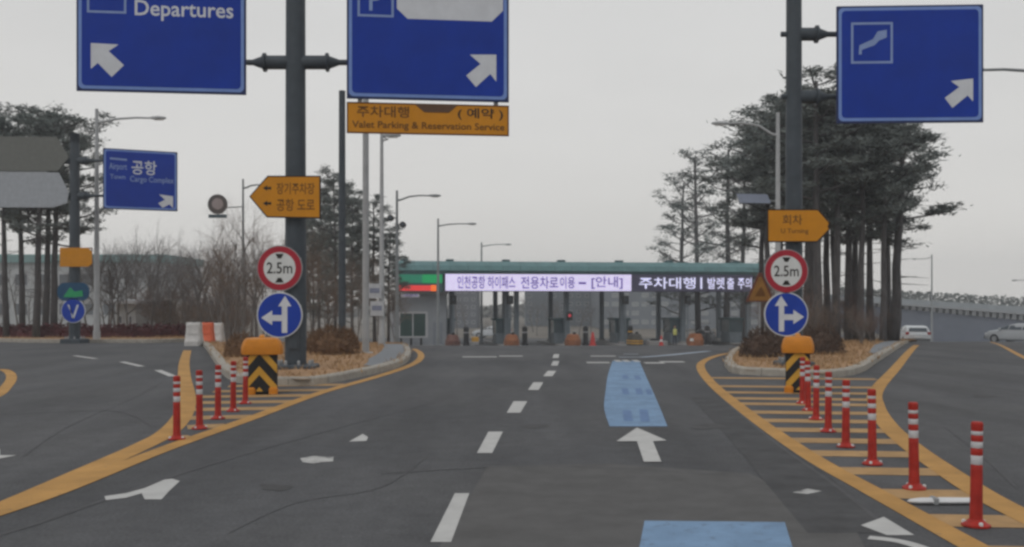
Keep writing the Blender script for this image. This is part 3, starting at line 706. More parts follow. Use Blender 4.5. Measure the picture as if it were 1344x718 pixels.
# ------------------------------------------------------------------ striped crash boxes at the island noses
def crash_box(label, cx, base, half, mirror, y=None):
    q = ray(cx, base); t = thing('crash_box', label, 'crash barrier', (q.x, q.y, q.z+.005), -math.atan2(q.x, q.y), 'striped crash boxes'); k = q.y/F
    w_ = half*k; H = 73*k; hb = 53*k
    bw = w_*.74
    body = MB(); body.box(-bw, bw, 0, .66, .035, hb, .03); shade(body.build('body', BLK, t), 30)
    cap = MB(); cap.loft([[(sx*w_*a, .30+sy*(.36*b), z) for sx, sy in ((-.86, -1), (.86, -1), (1, -.8), (1, .8), (.86, 1), (-.86, 1), (-1, .8), (-1, -.8))] for a, b, z in ((.96, .98, hb-.01), (1.0, 1, hb+.03), (.99, 1, hb+.11), (.90, .96, H-.05), (.78, .86, H-.005), (.4, .5, H+.01))])
    shade(cap.build('cap', ORG, t), 35)
    for s_ in (-1, 1): MB().box(s_*bw*.72-.075, s_*bw*.72+.075, -.05, .08, 0, .12, .03).build('foot', ORG, t)
    def clip(P, x0, x1, z0, z1):                       # keep the part of a stripe that lies on the face
        for ax, lim, sg_ in ((0, x0, 1), (0, x1, -1), (1, z0, 1), (1, z1, -1)):
            Q = []
            for i in range(len(P)):
                p_, q_ = P[i], P[(i+1) % len(P)]; dp, dq = sg_*(p_[ax]-lim), sg_*(q_[ax]-lim)
                if dp >= 0: Q.append(p_)
                if dp*dq < 0: f = dp/(dp-dq); Q.append((p_[0]+(q_[0]-p_[0])*f, p_[1]+(q_[1]-p_[1])*f))
            P = Q
            if len(P) < 3: return None
        return P
    ax_, sl, th = (-.18*bw, 1.15, .115) if not mirror else (.12*bw, 1.15, .12)
    for zt_ in ((hb*.70, hb*1.22, hb*.18) if not mirror else (hb*.62, hb*1.10, hb*.16)):
        for s_ in (-1, 1):
            P = clip([(ax_, zt_), (ax_, zt_-th*1.25), (ax_+s_*2*bw, zt_-th*1.25-2*bw*sl), (ax_+s_*2*bw, zt_-2*bw*sl)], -bw+.01, bw-.01, .05, hb-.02)
            if P: MB().prism(P, -.006, .001).build('chevron_stripe', YLS, t)
    MB().lathe([(.05, H-.01), (.05, H+.03), (.03, H+.06)], 10, 0, .36).build('top_reflector', mat('amber', (.6, .25, .03), .3), t)
    return t
crash_box('black and yellow chevron crash box in front of the left sign pole', 344, 518, 27, False)
crash_box('black and yellow striped crash box in front of the right sign pole', 1047, 516, 21, True)
# bars lying and small boxes
q = ray(1240, 662); t = thing('white_bar', 'white rounded bar lying on the right hatching between the two nearest posts', 'bar', (q.x, q.y, q.z+.006))
rg = []
for x, a in ((-.28, .004), (-.26, .02), (-.18, .034), (0, .038), (.2, .034), (.24, .03)):
    rg.append([(x, a*1.3*math.cos(2*PI*i/10), max(0, .02+a*.7*math.sin(2*PI*i/10))) for i in range(10)])
shade(MB().loft(rg).build('bar', mat('bar_white', (.62, .63, .64), .5), t), 60)
MB().box(-.10, -.06, -.052, .052, 0, .052, .01).build('end_clip', GALV, t)
# water filled barriers at the far tip of the left island
def water_barrier(label, px, base, y, m):
    g = gp(px, y); t = thing('water_barrier', label, 'barrier', (g.x, g.y, g.z+.005), 0, 'plastic barriers at the far tip of the left island')
    prof = [(.34, 0), (.34, .18), (.26, .28), (.20, .62), (.20, .82), (.14, .92)]
    shade(MB().loft([[(sx*.30*(.9+.1*(h < .5)), sy*a, h) for sx, sy in ((-1, -.8), (-.8, -1), (.8, -1), (1, -.8), (1, .8), (.8, 1), (-.8, 1), (-1, .8))] for a, h in prof]).build('shell', m, t), 30)
    MB().lathe([(.06, .91), (.06, .96), (.02, .97)], 10).build('filler_cap', BLK, t); MB().box(-.22, .22, -.245, -.20, .42, .50).build('recess', m, t); return t
BW, BO = mat('barrier_white', (.52, .51, .50), .5, .15), mat('barrier_orange', (.62, .13, .06), .5, .15)
water_barrier('white plastic barrier left of the orange one', 255, 452, 39, BW)
water_barrier('orange red plastic barrier between two white ones', 271, 447, 41, BO)
water_barrier('white plastic barrier behind and right of the orange one', 284, 444, 43, BW)

# ------------------------------------------------------------------ toll gate (its front turned about 8 degrees from square)
TA = math.radians(8.5); TX, TY = -10.6, 90.0; TZ = ground(4, 93)
def tpx(px):                     # photo column -> (local x along the gate, distance)
    r_ = (px-672)/F; y = (TY-math.tan(TA)*TX)/(1-math.tan(TA)*r_); return (r_*y-TX)/math.cos(TA), y
def tloc(px, back=0.0):          # world place on the gate line, back = metres behind it
    lx, y = tpx(px); return (TX+lx*math.cos(TA)-back*math.sin(TA), TY+lx*math.sin(TA)+back*math.cos(TA), TZ)
def tz(px, py): y = tpx(px)[1]; return CAMZ-(py-HOR)/F*y-TZ
TEAL = mat('teal_roof', (.105, .205, .215), .55, .18, 1.2)
TEALD = mat('dark_teal', (.05, .10, .11), .6, .15, 2)
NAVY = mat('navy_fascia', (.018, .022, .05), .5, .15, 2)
CONCD = mat('toll_concrete', (.27, .265, .26), .85, .2, 3)
STEEL = mat('blue_grey_steel', (.15, .18, .205), .5, .15, 2)
WALLG = mat('booth_grey', (.25, .27, .295), .6, .1, 1)
WALLL = mat('pale_panel', (.42, .43, .45), .6, .1, 1)
DGLASS = mat('green_glass', (.028, .06, .055), .12, .2, 1)
def em(name, col, s_): return mat(name, col, .6, .06, 2, 0, 0, s_)
LW = em('led_white', (.62, .57, .80), .70); LP = em('led_purple', (.13, .07, .40), .25); LG = em('led_green', (.01, .30, .10), .45); LG2 = em('led_dim_green', (.02, .20, .12), .35)
LR = em('led_red', (.72, .05, .05), .5); LO = em('led_orange', (.9, .16, .02), .6); LT = em('led_text', (.62, .62, .86), .75); LRS = em('signal_red', (.6, .05, .07), .35)
L0, L1 = tpx(521)[0], tpx(1003)[0]
t = thing('toll_gate', 'long toll gate with teal barrel roof spanning the road ahead', 'toll gate', (TX, TY, TZ), TA)
zt, zb = tz(700, 342.5), tz(700, 361)
prof = [(-1.2, zb), (-1.45, zb+.35), (-1.2, zb+.8), (-.4, zt-.12), (1.5, zt), (7.5, zt), (9.4, zt-.12), (10.2, zb+.8), (10.4, zb+.35), (10.2, zb)]
m = MB(); n = 22
for i in range(n):                # roof laid in bays with open seams
    a, b = L0+(L1-L0)*i/n+.012, L0+(L1-L0)*(i+1)/n-.012
    MB().loft([[(a, y, z) for y, z in prof], [(b, y, z) for y, z in prof]]).build('roof_bay', TEAL, t)
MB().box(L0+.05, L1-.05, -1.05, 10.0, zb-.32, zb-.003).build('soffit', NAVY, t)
for f in (.02, .14, .29, .44, .60, .74, .93):
    MB().box(L0+(L1-L0)*f-.35, L0+(L1-L0)*f+.35, .9, 1.6, zt-.03, zt+.16, .03).build('roof_vent', TEALD, t)
for px in (594, 666, 679, 745, 818, 899, 985):
    lx = tpx(px)[0]
    for by in (.6, 8.6):
        MB().box(lx-.22, lx+.22, by-.22, by+.22, 0, zb-.322, .04).build('column', STEEL, t)
        MB().box(lx-.32, lx+.32, by-.32, by+.32, .0, .35, .04).build('column_foot', CONCD, t)
x0, x1 = tpx(582)[0], tpx(823)[0]; x2 = tpx(980)[0]; z0, z1 = tz(700, 383), tz(700, 360)
# displays hung from the soffit edge
d1 = thing('led_display', 'long bright white LED display with violet lettering under the toll roof', 'display', tuple(Vector((TX, TY, TZ))), TA)
MB().box(x0, x1, -1.62, -1.10, z0, z1, .02).build('housing', NAVY, d1)
MB().box(x0+.05, x1-.03, -1.635, -1.61, z0+.06, z1-.05).build('screen', LW, d1)
W_ = x1-x0; H_ = z1-z0
def tt(par, body, f0, f1, g0, g1, m, y): return text_part('lettering', body, x0+W_*f0, z0+H_*g0, W_*(f1-f0), H_*(g1-g0), m, par, y)
tt(d1, '인천공항 하이패스', .065, .37, .16, .86, LP, -1.645); tt(d1, '전용차로', .40, .60, .16, .84, LP, -1.645); tt(d1, '이용', .61, .69, .18, .84, LP, -1.645); tt(d1, '—', .71, .75, .42, .54, LP, -1.645); tt(d1, '[안내]', .78, .95, .16, .86, LP, -1.645)
d2 = thing('led_display', 'dark LED display with pale lettering at the right of the white one', 'display', tuple(Vector((TX, TY, TZ))), TA)
MB().box(x1+.02, x2, -1.62, -1.10, z0, z1, .02).build('housing', NAVY, d2)
MB().box(x1+.07, x2-.05, -1.63, -1.61, z0+.06, z1-.05).build('screen', mat('dark_screen', (.08, .075, .13), .4), d2)
W2 = x2-x1
for body, f0, f1, m in (('주차대행', .06, .52, LT), ('|', .56, .575, LT), ('발렛', .62, .76, LT), ('출', .78, .84, LT), ('주의', .87, .985, LT)):
    text_part('lettering', body, x1+W2*f0, z0+H_*.17, W2*(f1-f0), H_*.66, m, d2, -1.64)
d3 = thing('led_display', 'green over red LED panels at the left end of the toll roof', 'display', tuple(Vector((TX, TY, TZ))), TA)
xa, xb, xm = tpx(523)[0], tpx(580)[0], tpx(553)[0]
MB().box(xa-.05, xb, -1.60, -1.10, tz(550, 383.5), tz(550, 359.5), .02).build('housing', TEALD, d3)
MB().box(xa, xm, -1.615, -1.59, tz(550, 372), tz(550, 361)).build('green_screen', LG2, d3); MB().box(xm, xb-.1, -1.615, -1.59, tz(550, 372), tz(550, 361)).build('green_screen', LG, d3)
MB().box(xa, tpx(564)[0], -1.615, -1.59, tz(550, 382), tz(550, 375)).build('red_screen', LR, d3); MB().box(tpx(564)[0], tpx(571)[0], -1.617, -1.59, tz(550, 382.4), tz(550, 374.6)).build('red_screen', LO, d3)
for p_, a, b in ((d1, x0, x1), (d2, x1, x2), (d3, xa, xb)):
    for f in (.1, .5, .9): MB().box(a+(b-a)*f-.04, a+(b-a)*f+.04, -1.3, -1.2, z1-.05, zb+.05).build('hanger', GALV, p_)
# booth building at the left end
g = tloc(552, -.5); t = thing('booth_building', 'grey toll booth building with a dark green window at the left end', 'building', g, TA)
k = g[1]/F; bw = 37*k
MB().box(-bw, bw*.92, 0, 7, 0, tz(552, 384), .05).build('wall', WALLG, t)
MB().box(-bw-.12, bw*.92+.12, -.12, 7.1, tz(552, 386)+.0, tz(552, 383)+.10, .03).build('roof', WALLL, t)
wn = MB().ring([(-30*k, tz(552, 443)), (9*k, tz(552, 443)), (9*k, tz(552, 409)), (-30*k, tz(552, 409))], [(-27*k, tz(552, 441)), (6*k, tz(552, 441)), (6*k, tz(552, 411.5)), (-27*k, tz(552, 411.5))], -.05, .02).build('window', WALLL, t)
MB().box(-27*k, 6*k, -.015, .01, tz(552, 441), tz(552, 411.5)).build('pane', DGLASS, wn)
MB().box(-11.2*k, -9.8*k, -.04, -.005, tz(552, 441), tz(552, 411.5)).build('mullion', WALLL, wn)
sg_ = MB().box(-26*k, -2*k, -.08, -.01, tz(552, 390), tz(552, 383.8), .01).build('name_sign', em('pale_lit_sign', (.5, .48, .55), .3), t)
text_part('lettering', '요금소', -22*k, tz(552, 389.2), 18*k, 4.4*k, LP, sg_, -.09)
MB().box(16*k, 28*k, -.03, .01, .05, 2.2).build('door', mat('door_grey', (.2, .22, .25), .5), t)
MB().box(-bw-.3, bw*.92+.3, -.5, 7.2, -.1, .16, .03).build('plinth', CONCD, t)
for x in (-26, -13, 0): MB().lathe([(.10, .15), (.10, .75), (.07, .82)], 10, x*k, -.36).build('guard_post', BLK, t)
# lane islands: raised slab, cash booth, cushion, black post
IS = [(594, 'first', 'red_brown'), (668, 'second', 'orange'), (745, 'third', 'orange'), (818, 'fourth', 'dark'), (899, 'fifth', 'orange'), (977, 'sixth', 'dark')]
CUSH = {'orange': mat('cushion_orange', (.27, .105, .045), .6, .2), 'red_brown': mat('cushion_brown', (.15, .075, .06), .6, .2), 'dark': mat('cushion_dark', (.07, .065, .055), .6, .2)}
place = {'first': 'beside the booth building', 'second': 'left of the centre gap', 'third': 'under the middle of the white display', 'fourth': 'straight behind the blue guide lane', 'fifth': 'beside the worker in the yellow vest', 'sixth': 'at the right end of the gate'}
for px, nm, cc in IS:
    g = tloc(px)
    s_ = struct(MB().box(-1.0, 1.0, -6.5, 11, -.2, .16, .06).build('lane_island', CONCD)); s_.location = g; s_.rotation_euler.z = TA
    bx = thing('cash_booth', 'glazed toll booth '+place[nm], 'toll booth', tloc(px-(6 if nm != 'fourth' else -2), 2.2), TA, 'toll booths')
    MB().box(-.62, .62, -1.2, 1.2, .16, 1.15, .03).build('base_wall', STEEL, bx)
    MB().box(-.60, .60, -1.17, 1.17, 1.152, 2.35).build('glazing', mat('booth_glass', (.07, .105, .125), .15, .3, .8), bx)
    for sx in (-1, 1):
        for sy in (-1, 1): MB().box(sx*.62-.04, sx*.62+.04, sy*1.18-.04, sy*1.18+.04, 1.152, 2.35).build('frame_post', TEALD, bx)
    MB().box(-.8, .8, -1.45, 1.45, 2.353, 2.56, .05).build('roof', TEALD, bx)
    c = thing('crash_cushion', cc.replace('_', ' ')+' crash cushion on the lane island '+place[nm], 'crash cushion', tloc(px+(-5 if nm != 'fourth' else 0), -4.3), TA, 'crash cushions at the toll lanes')
    m_ = CUSH[cc]
    ring = lambda a: [(a*x*.8, y*a) for x, y in ((-.75, .9), (-.75, -.3), (-.5, -.75), (0, -.95), (.5, -.75), (.75, -.3), (.75, .9))]
    shade(MB().loft([[(x, y, h) for x, y in ring(a)] for a, h in ((1, .16), (1, .70), (.9, .80), (.75, 1.12), (.5, 1.22))]).build('body', m_, c), 35)
    for zz in (.32, .54): MB().loft([[(x, y, h) for x, y in ring(1.02)] for h in (zz, zz+.12)]).build('band', YLS if cc == 'dark' else m_, c)
    MB().box(-.12, .12, -.5, -.25, 1.20, 1.40, .03).build('lamp', BLK, c)
    b = thing('guard_post', 'black guard post on the lane island '+place[nm], 'post', tloc(px+13, -3.4) if nm != 'fourth' else tloc(px+1, -2.2), TA, 'black guard posts at the toll lanes')
    MB().lathe([(.30, .15), (.30, .35), (.24, .38), (.24, 1.75), (.18, 1.85), (.05, 1.9)], 12).build('shaft', BLK, b)
    MB().lathe([(.245, 1.3), (.245, 1.42)], 12).build('band', YLS if nm == 'fourth' else GALV, b)
    s_ = thing('lane_signal', 'lane signal box over the island '+place[nm], 'signal', tloc(px, -.8), TA, 'lane signals under the toll roof')
    hz = tz(px, 419 if nm == 'third' else 398)
    MB().lathe([(.07, .15), (.07, hz)], 8).build('stand', STEEL, s_); MB().box(-.28, .28, -.16, .16, hz-.1, hz+.7, .03).build('box', BLK, s_)
    MB().lathe([(.14, 0), (.01, .01)], 12).build('lens', LRS if nm in ('third',) else GLASS, s_, loc=(0, -.17, hz+.35)).rotation_euler.x = PI/2
# barrier arms
# red cone, small props
def cone(label, px, y, sc_, m, m2):
    g = gp(px, y); t = thing('traffic_cone', label, 'traffic cone', (g.x, g.y, g.z), 0, 'traffic cones by the toll lanes'); t.scale = (sc_,)*3
    MB().box(-.2, .2, -.2, .2, 0, .03, .01).build('base', m, t); shade(MB().lathe([(.16, .03), (.10, .40), (.05, .70), (.03, .72)], 14).build('cone_body', m, t), 30); MB().lathe([(.128, .28), (.098, .44)], 14).build('reflective_band', m2, t)
CR = mat('cone_red', (.50, .05, .045), .5)
cone('red cone standing before the toll lanes left of the blue guide lane', 778, 84, 1.6, CR, CR)
cone('small red cone left of the worker in the yellow vest', 868, 86, 1.2, CR, RWHT)
cone('orange cone standing right next to the worker', 908, 85, 1.4, CUSH['orange'], RWHT)
g = tloc(848, -3.5); t = thing('concrete_block', 'low grey concrete block left of the small red cone', 'block', g, TA); MB().box(-.9, .9, -.4, .4, 0, .55, .06).build('block', CONCD, t); MB().box(-.6, .6, -.25, .25, .55, .75, .04).build('top_crate', BLK, t)
g = tloc(616, -3.0); t = thing('tool_cart', 'small cart with yellow bin in the first toll lane', 'cart', g, TA); MB().box(-.5, .5, -.35, .35, .25, .55, .03).build('bed', mat('cart_grey', (.3, .3, .3), .6), t); MB().box(-.1, .5, -.3, .3, .552, .95, .04).build('yellow_bin', YLS, t)
for sx in (-.35, .35):
    for sy in (-.3, .3): MB().tube([(sx, sy-.04, .14), (sx, sy+.04, .14)], .14, 12).build('wheel', BLK, t)
MB().tube([(-.5, 0, .5), (-.75, 0, 1.0)], .025, 6).build('handle', GALV, t)

# ------------------------------------------------------------------ worker
def worker(px, y, label):
    g = gp(px, y); t = thing('person', label, 'person', (g.x, g.y, g.z), .5)
    V = [(0, 0, .95), (0, .0, 1.12), (0, .01, 1.30), (0, 0, 1.43), (0, -.005, 1.52), (0, -.02, 1.64), (0, -.015, 1.74),
         (.10, 0, .88), (.11, -.04, .48), (.12, 0, .08), (.13, -.14, .04), (-.10, 0, .88), (-.11, .03, .48), (-.12, .06, .08), (-.13, -.08, .04),
         (.19, 0, 1.38), (.25, .02, 1.10), (.27, -.10, .88), (.275, -.14, .81), (-.19, 0, 1.38), (-.26, .02, 1.10), (-.24, -.12, .90), (-.235, -.16, .83)]
    E = [(0, 1), (1, 2), (2, 3), (3, 4), (4, 5), (5, 6), (0, 7), (7, 8), (8, 9), (9, 10), (0, 11), (11, 12), (12, 13), (13, 14), (3, 15), (15, 16), (16, 17), (17, 18), (3, 19), (19, 20), (20, 21), (21, 22)]
    R = [.15, .14, .16, .12, .055, .095, .07, .09, .065, .045, .035, .09, .065, .045, .035, .06, .045, .035, .035, .06, .045, .035, .035]
    for hnd, sx in ((18, 1), (22, -1)):
        bx_, by_, bz_ = V[hnd]
        for k in range(4):
            V.append((bx_+(k-1.5)*.020*sx, by_-.03, bz_-.05)); V.append((bx_+(k-1.5)*.022*sx, by_-.035, bz_-.095+abs(k-1.5)*.008)); i = len(V)-2
            E += [(hnd, i), (i, i+1)]; R += [.009, .008]
        V.append((bx_-.035*sx, by_-.04, bz_-.03)); E.append((hnd, len(V)-1)); R.append(.009)
    me = bpy.data.meshes.new('body'); me.from_pydata(V, E, []); o = bpy.data.objects.new('body', me); C.objects.link(o); o.parent = t
    md = o.modifiers.new('skin', 'SKIN')
    for i, v in enumerate(me.skin_vertices[0].data): v.radius = (R[i], R[i]*.9); v.use_root = (i == 0)
    o.modifiers.new('sub', 'SUBSURF').levels = 1; o.modifiers['sub'].render_levels = 1
    me.materials.append(mat('work_clothes', (.028, .032, .055), .8, .2))
    ell = lambda a, b, z: [(a*math.cos(2*PI*i/14), b*math.sin(2*PI*i/14), z) for i in range(14)]
    shade(MB().loft([ell(.20, .165, .92), ell(.20, .16, 1.12), ell(.225, .165, 1.30), ell(.19, .14, 1.42), ell(.10, .09, 1.47)]).build('vest', mat('vest_yellow', (.52, .52, .16), .7), t), 60)
    SK = mat('skin', (.42, .27, .20), .6)
    shade(MB().loft([[(.082*a*math.cos(2*PI*i/14), -.018+.098*a*math.sin(2*PI*i/14)-b, z) for i in range(14)] for a, b, z in ((.35, 0, 1.515), (.8, .012, 1.545), (1.02, .004, 1.60), (1.05, 0, 1.65), (1.0, 0, 1.70), (.6, 0, 1.75))]).build('head', SK, t), 70)
    MB().loft([[(-.012, -.115, 1.60), (.012, -.115, 1.60), (0, -.14, 1.605)], [(-.006, -.115, 1.645), (.006, -.115, 1.645), (0, -.12, 1.645)]]).build('nose', SK, t)
    for s_ in (-1, 1): MB().lathe([(.011, -.01), (.011, .01)], 6, s_*.033, -.118, 1.655).build('eye', BLK, t)
    shade(MB().lathe([(.098, 1.68), (.102, 1.70), (.09, 1.765), (.03, 1.795)], 14, 0, -.01).build('hair', BLK, t), 60)
worker(885.5, 86.5, 'worker in a yellow vest and dark trousers standing at the toll lane')

# ------------------------------------------------------------------ cars
def car(label, x, y, z, rz, paint, suv=True, name='parked_car', cat='car'):
    t = thing(name, label, cat, (x, y, z+.005), rz)
    h = 1.66 if suv else 1.46                         # +y is the front
    st_ = [(-2.25, .70, .42, .80, .60, .86), (-2.15, .84, .30, .90, .70, 1.02), (-1.95, .88, .26, .95, .70, h-.12), (-1.2, .90, .24, .97, .70, h), (-.2, .90, .24, .97, .71, h-.01), (.35, .90, .24, .96, .70, h-.12), (1.15, .90, .24, .95, .72, 1.02), (1.9, .88, .28, .86, .70, .90), (2.2, .76, .36, .72, .60, .76), (2.28, .66, .42, .60, .5, .64)]
    rings = []
    for yy, wb, z0, zbelt, wr, zr in st_:
        zr = max(zr, zbelt+.02)
        half = [(wb*.92, z0), (wb, z0+.12), (wb*1.0, zbelt-.08), (wb*.96, zbelt), (wr*.5+wb*.48, (zbelt+zr)/2), (wr, zr-.05), (wr*.8, zr)]
        rings.append([(a, yy, b) for a, b in half]+[(-a, yy, b) for a, b in reversed(half)])
    shade(MB().loft(rings).build('body', paint, t), 28)
    gl = GLASS
    zb_, zt_ = 1.02, h-.14
    for s_ in (-1, 1):
        for a, b, ta, tb in ((-1.75, -.75, .22, .04), (-.68, .28, .02, .05), (.34, .95, .0, .52)):
            MB().loft([[(s_*.875, a, zb_), (s_*.875, b, zb_), (s_*.735, b-tb, zt_), (s_*.735, a+ta, zt_)], [(s_*.855, a, zb_), (s_*.855, b, zb_), (s_*.70, b-tb, zt_), (s_*.70, a+ta, zt_)]]).build('side_window', gl, t)
        MB().box(s_*.95-.10, s_*.95+.10, .85, 1.0, .98, 1.12, .03).build('wing_mirror', paint, t)
        tl = MB().box(s_*.72-.12, s_*.72+.12, -2.23, -2.02, .84, 1.04, .02).build('tail_light', mat('tail_red', (.25, .02, .02), .3), t)
        MB().box(s_*.62-.16, s_*.62+.16, 2.05, 2.235, .60, .74, .03).build('headlight', mat('lamp_lens', (.6, .6, .58), .3), t)
        for wy in (-1.38, 1.38):
            wh = MB().tube([(s_*.72, wy, .34), (s_*.925, wy, .34)], .34, 20).build('wheel', BLK, t); MB().tube([(s_*.90, wy, .34), (s_*.935, wy, .34)], .20, 12).build('rim', GALV, wh)
    MB().loft([[(-.62, -2.16, 1.06), (.62, -2.16, 1.06), (.56, -2.0, zt_), (-.56, -2.0, zt_)], [(-.62, -2.10, 1.06), (.62, -2.10, 1.06), (.56, -1.93, zt_), (-.56, -1.93, zt_)]]).build('rear_window', gl, t)
    MB().loft([[(-.68, 1.13, 1.03), (.68, 1.13, 1.03), (.62, .42, zt_), (-.62, .42, zt_)], [(-.68, 1.08, 1.0), (.68, 1.08, 1.0), (.62, .35, zt_-.03), (-.62, .35, zt_-.03)]]).build('windscreen', gl, t)
    MB().box(-.80, .80, -2.32, -2.18, .36, .58, .04).build('rear_bumper', mat('bumper_grey', (.12, .125, .13), .5), t); MB().box(-.80, .80, 2.2, 2.33, .34, .54, .04).build('front_bumper', mat('bumper_grey', (.12, .125, .13), .5), t)
    MB().box(-.26, .26, -2.335, -2.318, .64, .76).build('number_plate', RWHT, t)
    return t
CW = mat('car_white', (.50, .53, .56), .3, .05); CS = mat('car_silver', (.36, .38, .40), .3, .05); CDK = mat('car_dark', (.04, .045, .055), .3, .1)
g = gp(1199, 72); car('small white car with its rear to the camera at the crest of the right ramp', g.x, g.y, g.z, math.radians(-14), CW, False)
g = gp(1339, 70); car('silver white car at the right edge beyond the ramp', g.x, g.y, g.z, math.radians(28), CS, False)
g = gp(646, 118); car('white car seen through the toll gate left of centre', g.x, g.y, g.z, math.radians(70), CW, False)
g = tloc(952, 6); car('dark car under the right end of the toll gate', g[0], g[1], ground(g[0], g[1]), math.radians(160), CDK, False)

# ------------------------------------------------------------------ buildings behind
def building(label, px0, px1, y, top, depth, wall, roofm, rows, cols, pane, name='building', frac=(.62, .5), drop=1.0, roofh=.5, cat='building', skip=0.0, seed=1):
    a, b = W(px0, 400, y), W(px1, 400, y); wd = b.x-a.x; z0 = min(ground(a.x, y), ground(b.x, y))-drop; H = W(px0, top, y).z-z0
    t = thing(name, label, cat, ((a.x+b.x)/2, y, z0)); w_ = wd/2
    MB().box(-w_, w_, 0, depth, 0, H-roofh).build('wall', wall, t)
    MB().box(-w_-.4, w_+.4, -.5, depth+.4, H-roofh+.003, H, .08).build('roof', roofm, t)
    rr = random.Random(seed)
    if rows*cols:
        cw, ch = wd/cols, (H-roofh-drop-.6)/rows; me = {}
        fw, fh = cw*frac[0]/2, ch*frac[1]/2
        proto = None
        for j in range(rows):
            for i in range(cols):
                if rr.random() < skip: continue
                x, z = -w_+cw*(i+.5), drop+.3+ch*(j+.5)
                if proto is None:
                    proto = MB().ring([(-fw, -fh), (fw, -fh), (fw, fh), (-fw, fh)], [(-fw+.08, -fh+.08), (fw-.08, -fh+.08), (fw-.08, fh-.08), (-fw+.08, fh-.08)], -.06, .01).build('window', WALLL, t, loc=(x, 0, z))
                    pp = MB().box(-fw+.08, fw-.08, -.025, .005, -fh+.08, fh-.08).build('pane', pane, proto)
                else:
                    o = proto.copy(); C.objects.link(o); o.location = (x, 0, z); q = pp.copy(); C.objects.link(q); q.parent = o
    return t
PANE1 = mat('pale_pane', (.27, .29, .30), .3, .25, .4); PANE2 = mat('dark_pane', (.10, .115, .13), .2, .25, .4)
TEAL2 = mat('pale_teal_roof', (.17, .28, .28), .6, .15, 1)
building('long low white building with pale teal roof behind the left bare trees', -160, 216, 120, 334, 14, mat('white_wall', (.40, .42, .43), .7, .1, 1), TEAL2, 2, 13, PANE2, roofh=1.0, frac=(.6, .42))
building('grey slab building behind the first toll lane', 588, 626, 172, 352, 16, mat('slab_grey', (.15, .16, .18), .8, .12, .6), STEEL, 7, 4, PANE2, frac=(.5, .4))
building('wide grey blue building behind the right half of the toll gate', 788, 1010, 168, 352, 20, mat('block_grey', (.19, .21, .235), .8, .12, .5), STEEL, 6, 17, PANE1, frac=(.66, .46), skip=.45, seed=5)
building('dark grey hall behind the middle of the toll gate', 690, 786, 190, 356, 18, mat('hall_grey', (.15, .17, .19), .8, .12, .5), STEEL, 6, 9, PANE2, frac=(.5, .4), skip=.3, seed=2)
building('small white cabin behind the hedge left of the arched shelter', 152, 178, 66, 393, 4, mat('white_wall', (.50, .51, .51)), WALLL, 1, 2, PANE2, roofh=.3, drop=.3, name='cabin', frac=(.5, .4))
# arched shelter
g = gp(219, 64); t = thing('arched_shelter', 'pale arched shelter behind the red hedge', 'shelter', (g.x, g.y, g.z-.2)); k = 64/F
ar = lambda s_: [(-13*k*s_, 0), (-13*k*s_, 2.0)]+[(13*k*s_*math.cos(PI-PI*i/10), 2.0+13*k*s_*math.sin(PI-PI*i/10)) for i in range(1, 10)]+[(13*k*s_, 2.0), (13*k*s_, 0)]
MB().ring(ar(1), ar(.86), 0, 3).build('shell', mat('shelter_white', (.52, .53, .53), .6), t); MB().prism(ar(.85), 1.5, 1.55).build('rear_sheet', mat('shelter_sheet', (.32, .33, .34), .6), t)
# viaduct and noise barrier on the right
VY = 150.0
a = W(1090, 400, VY); b = W(1480, 400, VY); L_ = b.x-a.x; zg = -9.0
t = thing('viaduct_wall', 'blue grey viaduct wall with parapet closing the view on the right', 'viaduct', (a.x, VY, zg))
def vz(px, p0, p1): return W(px, p0+(p1-p0)*(px-1165)/(1334-1165), VY).z-zg
def band(name, m, top, bot, y0, y1, seg=1):
    q = MB(); pxs = [1090+(1480-1090)*i/seg for i in range(seg+1)]
    for i in range(seg):
        P = []
        for px in (pxs[i], pxs[i+1]):
            x = W(px, 400, VY).x-a.x; P.append((x, vz(px, *top), 0 if bot is None else vz(px, *bot)))
        (xa_, ta_, ba_), (xb_, tb_, bb_) = P
        q.loft([[(xa_, y0, ba_), (xa_, y1, ba_), (xa_, y1, ta_), (xa_, y0, ta_)], [(xb_, y0, bb_), (xb_, y1, bb_), (xb_, y1, tb_), (xb_, y0, tb_)]])
    return q.build(name, m, t)
VG = mat('viaduct_blue_grey', (.14, .16, .205), .85, .10, .5); VL = mat('viaduct_light', (.30, .315, .335), .8, .1, 1)
band('wall', VG, (404, 420), None, 0, 2)
band('deck_edge', VL, (397, 409), (399.5, 412.5), -.8, 2.4)
band('back_panel', VG, (398, 411), (405, 421), .6, 1.2)
bl = MB()
for i in range(44):
    px = 1092+i*8.8; x = W(px, 400, VY).x-a.x; bl.box(x-.28, x+.28, -.4, .55, vz(px, 403.5, 419.5), vz(px, 399.5, 412.5)-.01)
o = bl.build('baluster', VL, t); o['kind'] = 'stuff'
band('parapet', mat('parapet_grey', (.28, .31, .33), .8, .1, 1), (391, 402), (397.2, 409.2), -.3, .2, 26)
PN = mat('barrier_net', (.30, .33, .325), .8, .3, 2)
# planted net along the top: leaning diamonds and shrubs
rnd = random.Random(4); nm = MB()
for i in range(3200):
    px = rnd.uniform(1100, 1470); y = rnd.uniform(.2, 1.5); f = rnd.random(); x = W(px, 400, VY).x-a.x
    wob = 1+.14*math.sin(px*.5)
    z = vz(px, 391, 402)+f*(vz(px, 381, 390)-vz(px, 391, 402))*wob; s_ = rnd.uniform(.12, .28); an = rnd.uniform(-1, 1)
    nm.add([(x-s_*math.cos(an), y, z-s_*math.sin(an)), (x, y-.1, z+s_*.5), (x+s_*math.cos(an), y+.05, z+s_*math.sin(an)), (x, y+.1, z-s_*.5)], [(0, 1, 2, 3)])
o = nm.build('planting', PN, t); o['kind'] = 'stuff'

